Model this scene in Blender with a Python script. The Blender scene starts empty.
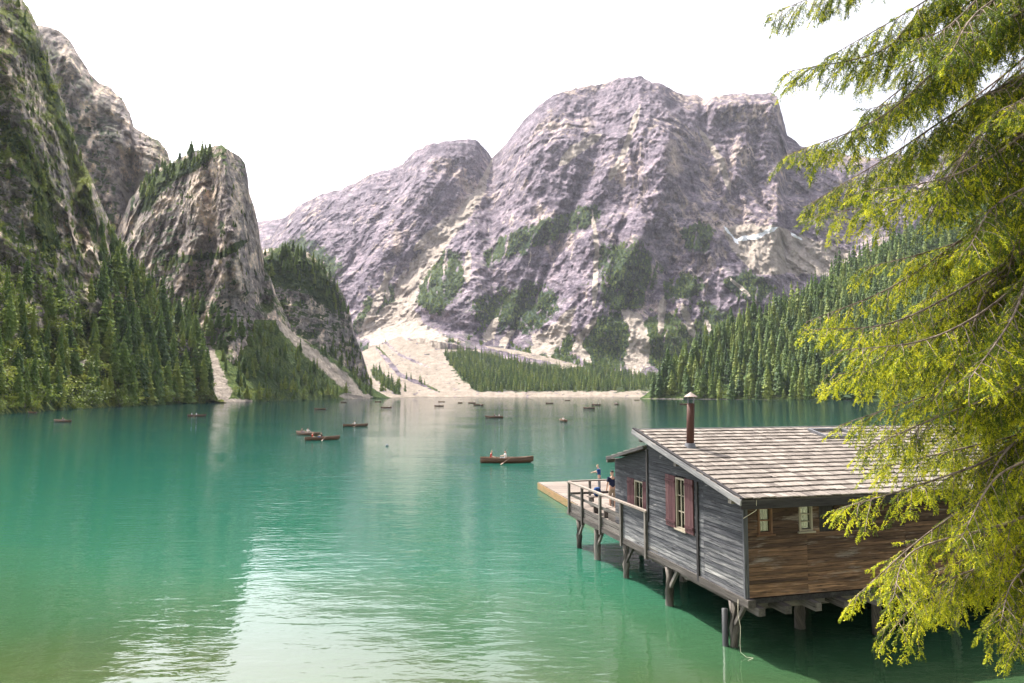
import bpy, bmesh, math, random
import numpy as np
from mathutils import Vector, Matrix
R = math.radians
random.seed(7)
RNG = np.random.default_rng(11)
SC = bpy.context.scene
COL = SC.collection

# ------------------------------------------------------------------ camera
F = 682.7                 # focal length in pixels (24 mm on a 36 mm sensor, 1024 px wide)
CAMZ = 7.0                # metres above the water
PITCH = math.atan(51.5 / F)
cam = bpy.data.cameras.new('camera'); camo = bpy.data.objects.new('camera', cam); COL.objects.link(camo)
cam.lens = 24; cam.sensor_width = 36; cam.clip_start = 0.1; cam.clip_end = 30000
camo.location = (0, 0, CAMZ); camo.rotation_euler = (R(90) + PITCH, 0, 0)
SC.camera = camo
CP, SP = math.cos(PITCH), math.sin(PITCH)

def ray(px, py):
    w = (341.5 - py) / F
    return (px - 512) / F, CP - w * SP, SP + w * CP
def at(px, py, Y):
    a, b, c = ray(px, py); k = Y / b
    return Vector((a * k, Y, CAMZ + c * k))
def on_water(px, py, z=0.0):
    a, b, c = ray(px, py); k = (z - CAMZ) / c
    return Vector((a * k, b * k, z))

# ------------------------------------------------------------------ noise
def _hash(ix, iy, iz, seed):
    h = (ix * 374761393 + iy * 668265263 + iz * 2147483647 + seed * 1274126177) & 0xFFFFFFFF
    h = ((h ^ (h >> 13)) * 1274126177) & 0xFFFFFFFF
    h = (h ^ (h >> 16)) & 0xFFFFFFFF
    return h
def perlin(x, y, z, seed=0):
    xi, yi, zi = np.floor(x).astype(np.int64), np.floor(y).astype(np.int64), np.floor(z).astype(np.int64)
    xf, yf, zf = x - xi, y - yi, z - zi
    u, v, w = (t * t * t * (t * (t * 6 - 15) + 10) for t in (xf, yf, zf))
    def g(a, b, c):
        h = _hash(xi + a, yi + b, zi + c, seed)
        gx = ((h & 1023) / 511.5 - 1); gy = (((h >> 10) & 1023) / 511.5 - 1); gz = (((h >> 20) & 1023) / 511.5 - 1)
        return gx * (xf - a) + gy * (yf - b) + gz * (zf - c)
    def L(a, b, t): return a + (b - a) * t
    return L(L(L(g(0,0,0), g(1,0,0), u), L(g(0,1,0), g(1,1,0), u), v),
             L(L(g(0,0,1), g(1,0,1), u), L(g(0,1,1), g(1,1,1), u), v), w)
def fbm(x, y, z, octv=5, gain=.5, lac=2.03, seed=0, ridged=False):
    s = np.zeros_like(x); a = 1.0; n = 0
    for o in range(octv):
        p = perlin(x, y, z, seed + o)
        if ridged: p = 1 - 2 * np.abs(p) * 1.6
        s += a * p; n += a; a *= gain; x, y, z = x * lac, y * lac, z * lac
    return s / n

# ------------------------------------------------------------------ materials
def new_mat(name):
    m = bpy.data.materials.new(name); m.use_nodes = True
    nt = m.node_tree; nt.nodes.clear()
    out = nt.nodes.new('ShaderNodeOutputMaterial')
    return m, nt, out
class NB:
    """short node builder"""
    def __init__(s, nt): s.nt = nt
    def n(s, t, **kw):
        x = s.nt.nodes.new(t)
        for k, v in kw.items():
            if k.startswith('i_'):
                x.inputs[k[2:].replace('_', ' ')].default_value = v
            else: setattr(x, k, v)
        return x
    def l(s, a, b): s.nt.links.new(a, b)
    def attr(s, name): return s.n('ShaderNodeAttribute', attribute_name=name)
    def noise(s, vec, scale, detail=4, rough=.55, dist=0):
        x = s.n('ShaderNodeTexNoise'); x.inputs['Scale'].default_value = scale; x.inputs['Detail'].default_value = detail
        x.inputs['Roughness'].default_value = rough; x.inputs['Distortion'].default_value = dist
        if vec is not None: s.l(vec, x.inputs['Vector'])
        return x.outputs['Fac']
    def mapping(s, vec, scale):
        x = s.n('ShaderNodeMapping'); x.inputs['Scale'].default_value = scale; s.l(vec, x.inputs['Vector']); return x.outputs[0]
    def math(s, op, a, b=None, c=None):
        x = s.n('ShaderNodeMath', operation=op)
        for i, v in enumerate((a, b, c)):
            if v is None: continue
            if isinstance(v, (int, float)): x.inputs[i].default_value = v
            else: s.l(v, x.inputs[i])
        return x.outputs[0]
    def ss(s, v, lo, hi, a=0., b=1.):
        x = s.n('ShaderNodeMapRange', interpolation_type='SMOOTHSTEP')
        s.l(v, x.inputs[0])
        for i, q in enumerate((lo, hi, a, b)): x.inputs[i + 1].default_value = q
        return x.outputs[0]
    def mix(s, fac, a, b, blend='MIX'):
        x = s.n('ShaderNodeMix', data_type='RGBA', blend_type=blend)
        for sock, v in ((x.inputs[0], fac), (x.inputs[6], a), (x.inputs[7], b)):
            if isinstance(v, (int, float)): sock.default_value = v
            elif isinstance(v, tuple): sock.default_value = (*v, 1) if len(v) == 3 else v
            else: s.l(v, sock)
        return x.outputs[2]
    def ramp(s, fac, stops):
        x = s.n('ShaderNodeValToRGB'); e = x.color_ramp.elements
        while len(e) < len(stops): e.new(.5)
        for i, (p, c) in enumerate(stops): e[i].position = p; e[i].color = (*c, 1)
        s.l(fac, x.inputs[0]); return x.outputs[0]
    def bump(s, h, strength, dist):
        x = s.n('ShaderNodeBump'); x.inputs['Strength'].default_value = strength; x.inputs['Distance'].default_value = dist
        s.l(h, x.inputs['Height']); return x.outputs[0]
    def diff(s, col, normal=None, rough=.8, spec=.15):
        x = s.n('ShaderNodeBsdfPrincipled'); x.inputs['Roughness'].default_value = rough
        x.inputs['Specular IOR Level'].default_value = spec
        if isinstance(col, tuple): x.inputs['Base Color'].default_value = (*col, 1)
        else: s.l(col, x.inputs['Base Color'])
        if normal is not None: s.l(normal, x.inputs['Normal'])
        return x

def mountain_mat(name, scale, rock_a, rock_b, warm, green_a, green_b, scree_c, slope_lo, slope_hi, grow=1.0, bumpy=.9):
    """rock with beds and pale weathered faces; plants where the slope eases or the veg mask says; scree and snow masks"""
    m, nt, out = new_mat(name); b = NB(nt)
    pos = b.n('ShaderNodeNewGeometry').outputs['Position']
    nrm = b.n('ShaderNodeNewGeometry').outputs['Normal']
    sx = b.n('ShaderNodeSeparateXYZ'); b.l(nrm, sx.inputs[0])
    big = b.noise(pos, .012 / scale, 6, .62)
    mid = b.noise(pos, .06 / scale, 5, .6)
    fine = b.noise(pos, .35 / scale, 4, .65)
    beds = b.noise(b.mapping(pos, (.012 / scale, .012 / scale, .14 / scale)), 1, 5, .6)
    streak = b.noise(b.mapping(pos, (.11 / scale, .11 / scale, .022 / scale)), 1, 5, .65)
    rock = b.mix(b.ss(b.math('ADD', b.math('MULTIPLY', beds, .5), b.math('MULTIPLY', fine, .5)), .36, .64), rock_a, rock_b)
    wm = b.math('ADD', streak, b.math('MULTIPLY', b.math('SUBTRACT', big, .5), 1.3))
    wm = b.math('MAXIMUM', b.ss(wm, .56, .72), b.attr('warm').outputs['Fac'])
    dark = b.ss(mid, .54, .70)
    rock = b.mix(b.math('MULTIPLY', dark, .6), rock, tuple(c * .38 for c in rock_a))
    wm = b.math('MULTIPLY', wm, b.ss(b.math('ADD', b.math('MULTIPLY', fine, .5), b.math('MULTIPLY', streak, .5)), .36, .56, .12, 1))
    rock = b.mix(wm, rock, warm)
    vr = b.attr('var').outputs['Fac']
    rock = b.mix(1.0, rock, b.ramp(vr, [(.12, (.30, .28, .31)), (.38, (.72, .70, .74)), (.60, (1.0, 1.0, 1.0)), (.85, (1.55, 1.48, 1.42))]), 'MULTIPLY')
    # vegetation
    vv = b.math('ADD', b.math('MULTIPLY', b.math('SUBTRACT', mid, .5), 1.1), b.math('MULTIPLY', b.math('SUBTRACT', fine, .5), .9))
    slope = b.math('ADD', sx.outputs[2], b.math('MULTIPLY', vv, .55))
    v1 = b.math('MULTIPLY', b.ss(slope, slope_lo, slope_hi), grow)
    v1 = b.math('MULTIPLY', v1, b.math('SUBTRACT', 1.0, b.attr('bare').outputs['Fac']))
    v2 = b.ss(b.math('ADD', b.attr('veg').outputs['Fac'], b.math('MULTIPLY', vv, .9)), .42, .58)
    veg = b.math('MAXIMUM', v1, v2)
    gc = b.mix(b.ss(b.math('ADD', fine, b.math('MULTIPLY', b.math('SUBTRACT', big, .5), .8)), .38, .66), green_a, green_b)
    col = b.mix(veg, rock, gc)
    sm = b.ss(b.math('ADD', b.attr('scree').outputs['Fac'], b.math('MULTIPLY', vv, .45)), .40, .60)
    sc = b.mix(1.0, b.mix(b.ss(b.math('ADD', b.math('MULTIPLY', fine, .6), b.math('MULTIPLY', mid, .4)), .38, .62), tuple(c * .72 for c in scree_c), scree_c), b.ramp(vr, [(.1, (.72, .71, .70)), (.5, (1, 1, 1)), (.9, (1.2, 1.2, 1.2))]), 'MULTIPLY')
    col = b.mix(sm, col, sc)
    col = b.mix(b.ss(b.math('ADD', b.attr('snow').outputs['Fac'], b.math('MULTIPLY', vv, .9)), .5, .65), col, (.86, .88, .9))
    h = b.math('ADD', b.math('MULTIPLY', fine, .5), b.math('ADD', b.math('MULTIPLY', streak, 1.2), b.math('MULTIPLY', mid, 1.4)))
    h = b.math('ADD', h, b.math('MULTIPLY', b.noise(pos, 1.1 / scale, 3, .6), .3))
    d = b.diff(col, b.bump(h, bumpy, 9 * scale), .95, .05)
    b.l(d.outputs[0], out.inputs[0])
    return m

# ------------------------------------------------------------------ terrain grids
LAYERS = {}
def seg_dist(px, py, pts):
    best = np.full(px.shape, 1e9); tt = np.zeros(px.shape); L = 0.0
    n = len(pts) - 1
    for i in range(n):
        ax, ay = pts[i][:2]; bx, by = pts[i + 1][:2]
        dx, dy = bx - ax, by - ay; q = dx * dx + dy * dy + 1e-9
        t = np.clip(((px - ax) * dx + (py - ay) * dy) / q, 0, 1)
        d = np.hypot(px - ax - t * dx, py - ay - t * dy)
        k = d < best
        best = np.where(k, d, best); tt = np.where(k, (i + t) / n, tt)
    return best, tt
def inside(px, py, poly):
    r = np.zeros(px.shape, bool); n = len(poly)
    for i in range(n):
        x1, y1 = poly[i]; x2, y2 = poly[(i + 1) % n]
        c = ((y1 > py) != (y2 > py)) & (px < (x2 - x1) * (py - y1) / (y2 - y1 + 1e-9) + x1)
        r ^= c
    return r
def poly_mask(px, py, poly, soft):
    d, _ = seg_dist(px, py, list(poly) + [poly[0]])
    s = np.where(inside(px, py, poly), d, -d)
    return np.clip(.5 + s / (2 * soft), 0, 1)
def stroke_mask(px, py, pts, w0, w1=None):
    w1 = w0 if w1 is None else w1
    d, t = seg_dist(px, py, pts)
    w = (w0 + (w1 - w0) * t) * np.clip(.25 + t * 5, 0, 1) * np.clip(.35 + (1 - t) * 6, 0, 1)
    return np.clip(1.15 - .65 * d / (.5 * w), 0, 1)

def grid_mesh(name, P, mat, attrs, kind='structure', smooth=True):
    nv, nu = P.shape[:2]
    me = bpy.data.meshes.new(name)
    idx = np.arange(nv * nu).reshape(nv, nu)
    q = np.stack([idx[:-1, :-1], idx[:-1, 1:], idx[1:, 1:], idx[1:, :-1]], -1).reshape(-1, 4)
    me.vertices.add(nv * nu); me.vertices.foreach_set('co', P.reshape(-1).astype(np.float32))
    me.loops.add(q.size); me.loops.foreach_set('vertex_index', q.reshape(-1).astype(np.int32))
    me.polygons.add(len(q)); me.polygons.foreach_set('loop_start', (np.arange(len(q)) * 4).astype(np.int32))
    me.polygons.foreach_set('use_smooth', np.full(len(q), smooth))
    for k, a in attrs.items():
        at_ = me.attributes.new(k, 'FLOAT', 'POINT'); at_.data.foreach_set('value', a.reshape(-1).astype(np.float32))
    me.update(); me.validate()
    me.materials.append(mat)
    o = bpy.data.objects.new(name, me); COL.objects.link(o)
    if kind: o['kind'] = kind
    return o

def lerp_pts(x, pts):
    pts = sorted(pts); return np.interp(x, [p[0] for p in pts], [p[1] for p in pts])

def mountain(name, mat, x0, x1, step, sky, base_d, ridge_d, base_y=None, prof=((0, 0), (1, 1)), nv=200,
             noise=(), push=(), masks=(), jit=2.0, back=120, seed=0, warpx=3.0, extra=None, strata=None):
    """A hill as a sheet from its foot (a distance on the water, or a traced height) to its skyline, with a back slope.
       noise: (amplitude m, wavelength m, vertical stretch, ridged, octaves); push: (stroke, width, metres towards the viewer)"""
    xs = np.arange(x0, x1 + step, step); nu = len(xs)
    Y1 = lerp_pts(xs, ridge_d); Y0 = lerp_pts(xs, base_d)
    ys = lerp_pts(xs, sky)
    if base_y is None: yb = 393 + F * CAMZ / (Y0 * 1.0)
    else: yb = lerp_pts(xs, base_y)
    jx = xs / 23.0 + seed
    ys = ys + jit * 2.2 * fbm(jx, jx * 0 + .5, jx * 0 + seed * 3.1, 5, .62, seed=seed)
    v = np.linspace(0, 1, nv)[:, None]
    g = np.interp(v, [p[0] for p in prof], [p[1] for p in prof])
    py = yb[None] + (ys - yb)[None] * v
    px = np.repeat(xs[None], nv, 0)
    D = Y0[None] + (Y1 - Y0)[None] * g
    wxx = px + warpx * fbm(px / 14, py / 14, px * 0 + seed, 5, .65, seed=seed + 40)
    wyy = py + warpx * fbm(px / 14, py / 14, px * 0 + seed + 9, 5, .65, seed=seed + 50)
    for pts, w, m in push:
        d, t = seg_dist(wxx, wyy, pts)
        D = D - m * np.exp(-(d / w) ** 2)
    w = (341.5 - py) / F; a = (px - 512) / F; bb = CP - w * SP; c = SP + w * CP
    def pts_of(D): k = D / bb; return np.stack([a * k, D, CAMZ + c * k], -1)
    P = pts_of(D)
    fade = np.clip(v * 6, .12 if base_y is None else .4, 1) * np.clip((1 - v) * 9 + .3, .3, 1)
    for i, (amp, wl, st, rid, oc, *lean) in enumerate(noise):      # relief in depth: buttresses, gullies, ledges
        ln = lean[0] if lean else 0
        X = P[..., 0] + ln * P[..., 2]
        H = fbm(X / wl + seed, P[..., 1] / wl * .35, P[..., 2] / wl / st, oc, .56, seed=seed * 7 + i * 13, ridged=rid)
        D = D - amp * fade * H
    if strata:                                                     # beds of rock: small cliffs and ledges
        P = pts_of(D); amp, th, tilt, y0, y1 = strata
        q = P[..., 2] / th + tilt * P[..., 0] / th + 2.4 * fbm(P[..., 0] / th / 6, P[..., 1] / th / 7, P[..., 2] / th / 5, 4, .55, seed=seed + 31)
        fr = q - np.floor(q); k = np.floor(q)
        wgt = np.clip((y1 - py) / (y1 - y0), 0, 1) * (.35 + .65 * np.abs(np.sin(k * 12.9898 + 1.7))) * np.clip(.6 + 1.6 * fbm(P[..., 0] / th / 3, P[..., 1] / th / 3, P[..., 2] / th, 3, .5, seed=seed + 32), 0, 1.4)
        D = D - amp * wgt * fade * (np.clip(fr * 4, 0, 1) - fr)
    P = pts_of(D)
    if base_y is None: P[0, :, 2] = np.minimum(P[0, :, 2], 0)
    du = np.gradient(P, axis=1); dv = np.gradient(P, axis=0)
    N = np.cross(du, dv); N /= np.linalg.norm(N, axis=-1, keepdims=True) + 1e-9
    sc_ = float(np.median(Y0)) / F
    H = 1.6 * sc_ * fbm(P[..., 0] / sc_ / 5, P[..., 1] / sc_ / 5, P[..., 2] / sc_ / 4, 4, .6, seed=seed + 77)   # fine ruggedness, a pixel or two
    P = P + N * (H * np.clip(v * 6, .1, 1))[..., None]
    at_ = {k: np.zeros(px.shape) for k in ('veg', 'scree', 'warm', 'bare', 'snow')}
    ux_, uy_ = px + (wxx - px) * .22, py + (wyy - py) * .22
    for kind, shape, *w_ in masks:
        q = poly_mask(wxx, wyy, shape, w_[0]) if len(shape) > 2 and w_[-1] == 'poly' else stroke_mask(ux_, uy_, shape, *w_)
        if w_[-1] != 'poly': q = q * np.clip(1.05 + 1.5 * fbm(px / 4.5, py / 6.5, px * 0 + 4, 4, .6, seed=seed + 61), .25, 1.25)
        if kind.startswith('-'): at_[kind[1:]] *= 1 - q
        else: at_[kind] = np.maximum(at_[kind], q)
    # tone of the stone itself: pale broken faces, dark lichen-stained joints
    sx_, sy_ = wxx, wyy
    t1 = fbm(sx_ / 9, sy_ / 13, px * 0 + seed, 5, .62, seed=seed + 5, ridged=True); t2 = fbm(sx_ / 4, sy_ / 3.2, px * 0 + seed, 4, .6, seed=seed + 6); t3 = fbm((sx_ + sy_ * .35) / 30, (sy_ - sx_ * .25) / 3.4, px * 0 + seed, 4, .6, seed=seed + 7)
    at_['var'] = np.clip(.5 + .55 * (t1 - .35) + .65 * t2 + .55 * t3, 0, 1)
    if extra: extra(at_, wxx, wyy, px, py, seed)
    LAYERS[name] = (px, py, P, at_['scree'], at_['veg'])
    # foot below the ground and back slope
    foot = P[:1].copy(); foot[..., 2] -= 25 if base_y is None else 60; foot[..., 1] -= 3
    def behind(q, d, dz):
        k = (q[..., 1:2] + d) / q[..., 1:2]; r = q.copy(); r[..., 0:1] *= k; r[..., 1:2] *= k; r[..., 2] -= dz; return r
    b1 = behind(P[-1:], back * .25, back * .06); b2 = behind(P[-1:], back, back * .8); b3 = behind(b2, back * 2, 0); b3[..., 2] = -30
    P2 = np.concatenate([foot, P, b1, b2, b3], 0)
    at2 = {k: np.concatenate([q[:1], q, q[-1:], q[-1:], q[-1:]], 0) for k, q in at_.items()}
    return grid_mesh(name, P2, mat, at2)
def surf(name, x, y, veg=None):
    """points of a built hill seen at (x, y); nan when it is not there"""
    px, py, P, S_, V_ = LAYERS[name]
    i = np.clip(np.round((x - px[0, 0]) / (px[0, 1] - px[0, 0])).astype(int), 0, px.shape[1] - 1)
    yb, yt = py[0, i], py[-1, i]
    fv = (y - yb) / (yt - yb)
    j = np.clip(np.round(fv * (px.shape[0] - 1)).astype(int), 0, px.shape[0] - 1)
    Q = P[j, i].copy(); Q[(fv < 0) | (fv > 1) | (x < px[0, 0]) | (x > px[0, -1]) | (S_[j, i] > .45)] = np.nan
    if veg is not None: Q[V_[j, i] < veg] = np.nan
    return Q
# ------------------------------------------------------------------ the mountains
LIME = dict(rock_a=(.080, .066, .086), rock_b=(.265, .225, .258), warm=(.40, .325, .28), scree_c=(.385, .33, .28))
CLIFF = dict(rock_a=(.165, .14, .14), rock_b=(.44, .385, .355), warm=(.80, .65, .52), scree_c=(.46, .405, .345))
MAT_FAR = mountain_mat('limestone_far', 3.2, green_a=(.030, .050, .030), green_b=(.07, .095, .04), slope_lo=.86, slope_hi=.98, grow=.5, bumpy=.6, **LIME)
MAT_NEAR = mountain_mat('limestone_cliff', .8, green_a=(.030, .055, .022), green_b=(.16, .18, .04), slope_lo=.30, slope_hi=.52, **CLIFF)
MAT_MID = mountain_mat('limestone_tower', 1.2, green_a=(.028, .050, .024), green_b=(.09, .12, .035), slope_lo=.36, slope_hi=.56, **CLIFF)
MAT_WOOD = mountain_mat('forest_floor', .8, green_a=(.035, .065, .022), green_b=(.11, .145, .04), slope_lo=-.5, slope_hi=-.4, **LIME)
MAT_FAN = mountain_mat('scree_fan', 1.5, green_a=(.03, .05, .02), green_b=(.08, .10, .035), slope_lo=2, slope_hi=3, **dict(LIME, scree_c=(.36, .305, .25)))

def sst(x, a, b_): t = np.clip((x - a) / (b_ - a), 0, 1); return t * t * (3 - 2 * t)
def massif_extra(A, wx, wy, px, py, seed):
    """scree runnels down the faces, pale ledges high up, broken dwarf-pine cover low down"""
    z0 = px * 0
    run = fbm((px + (py - 240) * .18 + 6 * fbm(px / 22, py / 22, z0, 3, seed=91)) / 5.2, py / 62, z0 + 2, 4, .55, seed=92)
    A['scree'] = np.maximum(A['scree'], .62 * sst(run, .17, .30) * sst(py, 130, 190))
    led = fbm((px - py * .55) / 26, (py + px * .38) / 4.6, z0 + 3, 4, .6, seed=93)
    A['scree'] = np.maximum(A['scree'], .58 * sst(led, .16, .30) * sst(-py, -300, -150) * sst(fbm(px / 60, py / 40, z0, 2, seed=96), -.25, .15))
    g = fbm(wx / 17, wy / 20, z0 + 5, 5, .62, seed=94)
    k = g + .30 * sst(py, 210, 360) - .34 - .25 * A['scree']
    A['veg'] = np.maximum(A['veg'], .85 * sst(k, .0, .10))
    A['veg'] = A['veg'] * (1 - .9 * sst(run, .13, .25)) * (1 - .55 * sst(fbm(px / 5, py / 7, z0 + 7, 3, seed=95), .05, .3))
def cliff_extra(A, wx, wy, px, py, seed):
    z0 = px * 0
    p_ = fbm((wx + wy * .15) / 13, wy / 24, z0 + 5, 4, .6, seed=seed + 101)
    A['warm'] = np.maximum(A['warm'], sst(p_, .06, .2)); A['bare'] = np.maximum(A['bare'], .9 * sst(p_, .03, .15))
    A['veg'] = np.maximum(A['veg'], .62 * sst(fbm(wx / 12, wy / 15, z0 + 8, 5, .6, seed=seed + 102), .02, .2) * (1 - sst(p_, .05, .16)))
def fan_extra(A, wx, wy, px, py, seed):
    z0 = px * 0; A['scree'] *= 1 - .75 * sst(fbm(px / 9, py / 2.6, z0, 4, .6, seed=77), .06, .24); A['veg'] = np.maximum(A['veg'], .6 * sst(fbm(px / 9, py / 2.6, z0, 4, .6, seed=77), .16, .30))
mountain('hills_far_ridge', MAT_FAR, 200, 330, 2, [(200, 232), (250, 224), (270, 220), (290, 217), (330, 215)],
         [(200, 3200), (330, 3200)], [(200, 4300), (330, 4300)], base_y=[(200, 300), (330, 300)], nv=60,
         noise=((60, 500, 1, True, 5),), jit=1.2, back=600, seed=3, masks=[('veg', [(200, 270), (330, 262)], 40)])

P_ = 'poly'
mountain('mountain_limestone_massif', MAT_FAR, 240, 1150, 1.0,
    [(240, 258), (252, 246), (270, 240), (278, 226), (286, 216), (300, 206), (318, 196), (340, 190), (362, 180), (385, 170), (402, 164),
     (412, 154), (425, 146), (445, 141), (468, 138), (478, 141), (487, 152), (492, 158), (497, 152), (510, 138), (524, 120), (540, 104), (552, 95),
     (566, 91), (585, 86), (605, 83), (622, 78), (642, 76), (652, 82), (662, 84), (672, 90), (684, 94), (697, 95), (706, 101), (712, 97), (735, 94),
     (755, 93), (771, 92), (777, 97), (783, 118), (787, 134), (800, 146), (830, 152), (870, 158), (930, 150), (1024, 130), (1150, 110)],
    [(240, 2400), (380, 2050), (480, 1900), (560, 1750), (650, 1680), (760, 1700), (1150, 1650)],
    [(240, 3500), (400, 3350), (475, 3250), (488, 3350), (560, 3100), (650, 2950), (710, 2980), (790, 2940), (1150, 2800)],
    base_y=[(240, 345), (360, 348), (420, 338), (470, 348), (520, 362), (560, 374), (640, 384), (720, 392), (1150, 392)],
    prof=((0, 0), (.1, .14), (.25, .28), (.55, .52), (.8, .76), (.93, .94), (1, 1)), nv=330,
    noise=((110, 520, 2.2, True, 6, .35), (85, 230, 2.6, True, 6, -.4), (30, 80, 1.6, True, 5, .2), (14, 26, .5, False, 4)),
    push=[([(650, 90), (668, 150), (692, 205), (735, 262), (752, 290)], 26, 80),
          ([(668, 150), (640, 230), (600, 300)], 20, 70),
          ([(545, 110), (530, 190), (490, 270), (445, 335)], 30, 90),
          ([(600, 90), (590, 160), (560, 250), (540, 310)], 18, -60),
          ([(490, 160), (455, 222), (415, 268), (398, 312)], 14, -80),
          ([(440, 150), (405, 205), (350, 285)], 26, 140),
          ([(340, 200), (318, 250), (305, 280)], 18, 90),
          ([(730, 200), (770, 250), (830, 262)], 34, -70),
          ([(715, 105), (748, 102), (775, 102)], 12, 130),
          ([(440, 262), (440, 300)], 14, 50)] + [(q, 4, -32) for q in ([(600, 140), (575, 200), (552, 262), (530, 310)], [(665, 200), (640, 260), (628, 310)], [(702, 210), (702, 262), (690, 318)], [(560, 120), (520, 200), (488, 262)],
          [(735, 118), (728, 170), (742, 220)], [(622, 225), (608, 300)], [(545, 235), (525, 300), (512, 348)], [(628, 120), (640, 180), (655, 240)], [(760, 130), (752, 180), (770, 215)], [(420, 160), (380, 220), (350, 262)], [(455, 165), (425, 215)], [(672, 260), (668, 320)])],
    masks=[('scree', [(492, 160), (478, 196), (455, 225), (430, 252), (408, 285), (402, 325)], 7, 24),
           ('scree', [(398, 300), (392, 325), (380, 348)], 12, 60), ('scree', [(405, 310), (420, 335), (445, 350)], 14, 26),
           ('scree', [(396, 265), (384, 285), (370, 320), (362, 338)], 5, 10), ('scree', [(455, 214), (430, 236), (415, 250)], 8),
           ('scree', [(468, 250), (468, 284)], 6), ('scree', [(432, 266), (455, 226)], 5), ('scree', [(384, 270), (388, 300)], 3, 5),
           ('scree', [(576, 306), (560, 330), (536, 350)], 5, 30), ('scree', [(597, 318), (580, 338), (577, 348), (590, 362)], 7, 9),
           ('scree', [(622, 310), (636, 322), (640, 345), (634, 372)], 10, 26), ('scree', [(663, 298), (660, 335)], 8, 5),
           ('scree', [(682, 304), (694, 336)], 7, 8), ('scree', [(730, 278), (750, 296)], 3, 4), ('scree', [(705, 320), (712, 335)], 5),
           ('scree', [(592, 210), (597, 250), (594, 306)], 4, 5), ('scree', [(498, 318), (486, 340)], 6, 11), ('scree', [(515, 330), (500, 345)], 4, 8),
           ('scree', [(722, 228), (745, 224), (775, 226), (812, 240), (850, 250), (850, 275), (815, 276), (790, 272), (762, 276), (742, 262), (732, 248)], 5, P_),
           ('scree', [(560, 165), (575, 150), (600, 135)], 10), ('scree', [(640, 105), (625, 150), (610, 180)], 6), ('scree', [(700, 130), (720, 160), (730, 190)], 6),
           ('snow', [(735, 240), (756, 237), (778, 227)], 5, 4), ('snow', [(724, 226), (738, 244)], 3), 
           ('snow', [(790, 232), (802, 240)], 3), 
           
           ('veg', [(484, 252), (500, 236), (540, 222), (585, 206), (600, 205), (598, 222), (560, 236), (520, 254), (488, 268)], 7, P_),
           ('veg', [(678, 232), (700, 222), (716, 232), (704, 250), (686, 250)], 6, P_), ('veg', [(662, 285), (684, 272), (702, 278), (704, 292), (688, 300), (664, 300)], 6, P_),
           ('veg', [(722, 282), (748, 268), (776, 288), (760, 302), (734, 296)], 6, P_), ('veg', [(575, 352), (598, 318), (618, 312), (636, 340), (634, 364), (590, 372)], 6, P_),
           ('veg', [(640, 322), (664, 312), (692, 326), (694, 350), (660, 372), (642, 360)], 6, P_), ('veg', [(520, 352), (562, 322), (578, 342), (560, 366)], 6, P_),
           ('veg', [(598, 250), (640, 240), (660, 270), (640, 310), (604, 312)], 14, P_), ('veg', [(470, 300), (540, 280), (560, 300), (540, 330), (480, 330)], 18, P_),
           ('veg', [(416, 268), (440, 248), (460, 254), (466, 282), (440, 316), (418, 306)], 6, P_), ('veg', [(352, 330), (368, 296), (382, 308), (372, 342)], 5, P_),
           ('veg', [(384, 288), (396, 284), (398, 320), (380, 345), (376, 330)], 5, P_), ('veg', [(255, 262), (300, 235), (345, 262), (325, 300), (270, 300)], 16, P_),
           ('veg', [(690, 352), (700, 300), (760, 330), (800, 392), (690, 392)], 10, P_),
           ('warm', [(470, 195), (448, 230)], 12), ('warm', [(672, 140), (676, 175)], 12), ('warm', [(398, 255), (396, 230)], 8), ('warm', [(590, 118), (586, 130)], 10)],
    jit=3.2, back=700, seed=1, warpx=11, extra=massif_extra, strata=(46, 74, .22, 85, 215))

mountain('terrain_scree_fan', MAT_FAN, 300, 1150, 1.5,
    [(300, 362), (360, 352), (385, 342), (400, 336), (425, 337), (470, 343), (520, 351), (560, 360), (640, 372), (1150, 380)],
    [(300, 900), (372, 900), (420, 1150), (640, 1190), (700, 1000), (1150, 900)], [(300, 1700), (400, 2000), (560, 1800), (1150, 1900)], nv=90,
    noise=((7, 120, 1, True, 4), (3, 25, 1, False, 3)), jit=.8, back=400, seed=5, warpx=4, extra=fan_extra,
    masks=[('scree', [(300, 300), (1150, 300), (1150, 420), (300, 420)], 2, P_),
           ('-scree', [(442, 352), (470, 350), (520, 362), (575, 372), (650, 372), (760, 372), (1150, 372), (1150, 391), (600, 391), (500, 392), (478, 392), (462, 380)], 4, P_),
           ('-scree', [(375, 345), (400, 375), (440, 392)], 5, 3), ('-scree', [(372, 370), (400, 394)], 12, 6), ('-scree', [(470, 345), (520, 358), (560, 366)], 5, 3),
           ('-scree', [(372, 330), (400, 355), (430, 368)], 3, 2), ('-scree', [(560, 372), (650, 366), (760, 366), (1150, 366)], 14),
           ('veg', [(442, 352), (470, 350), (520, 362), (575, 366), (1150, 360), (1150, 396), (460, 392)], 4, P_), ('veg', [(372, 370), (400, 394)], 12, 6), ('veg', [(375, 345), (440, 392)], 5)])

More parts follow.
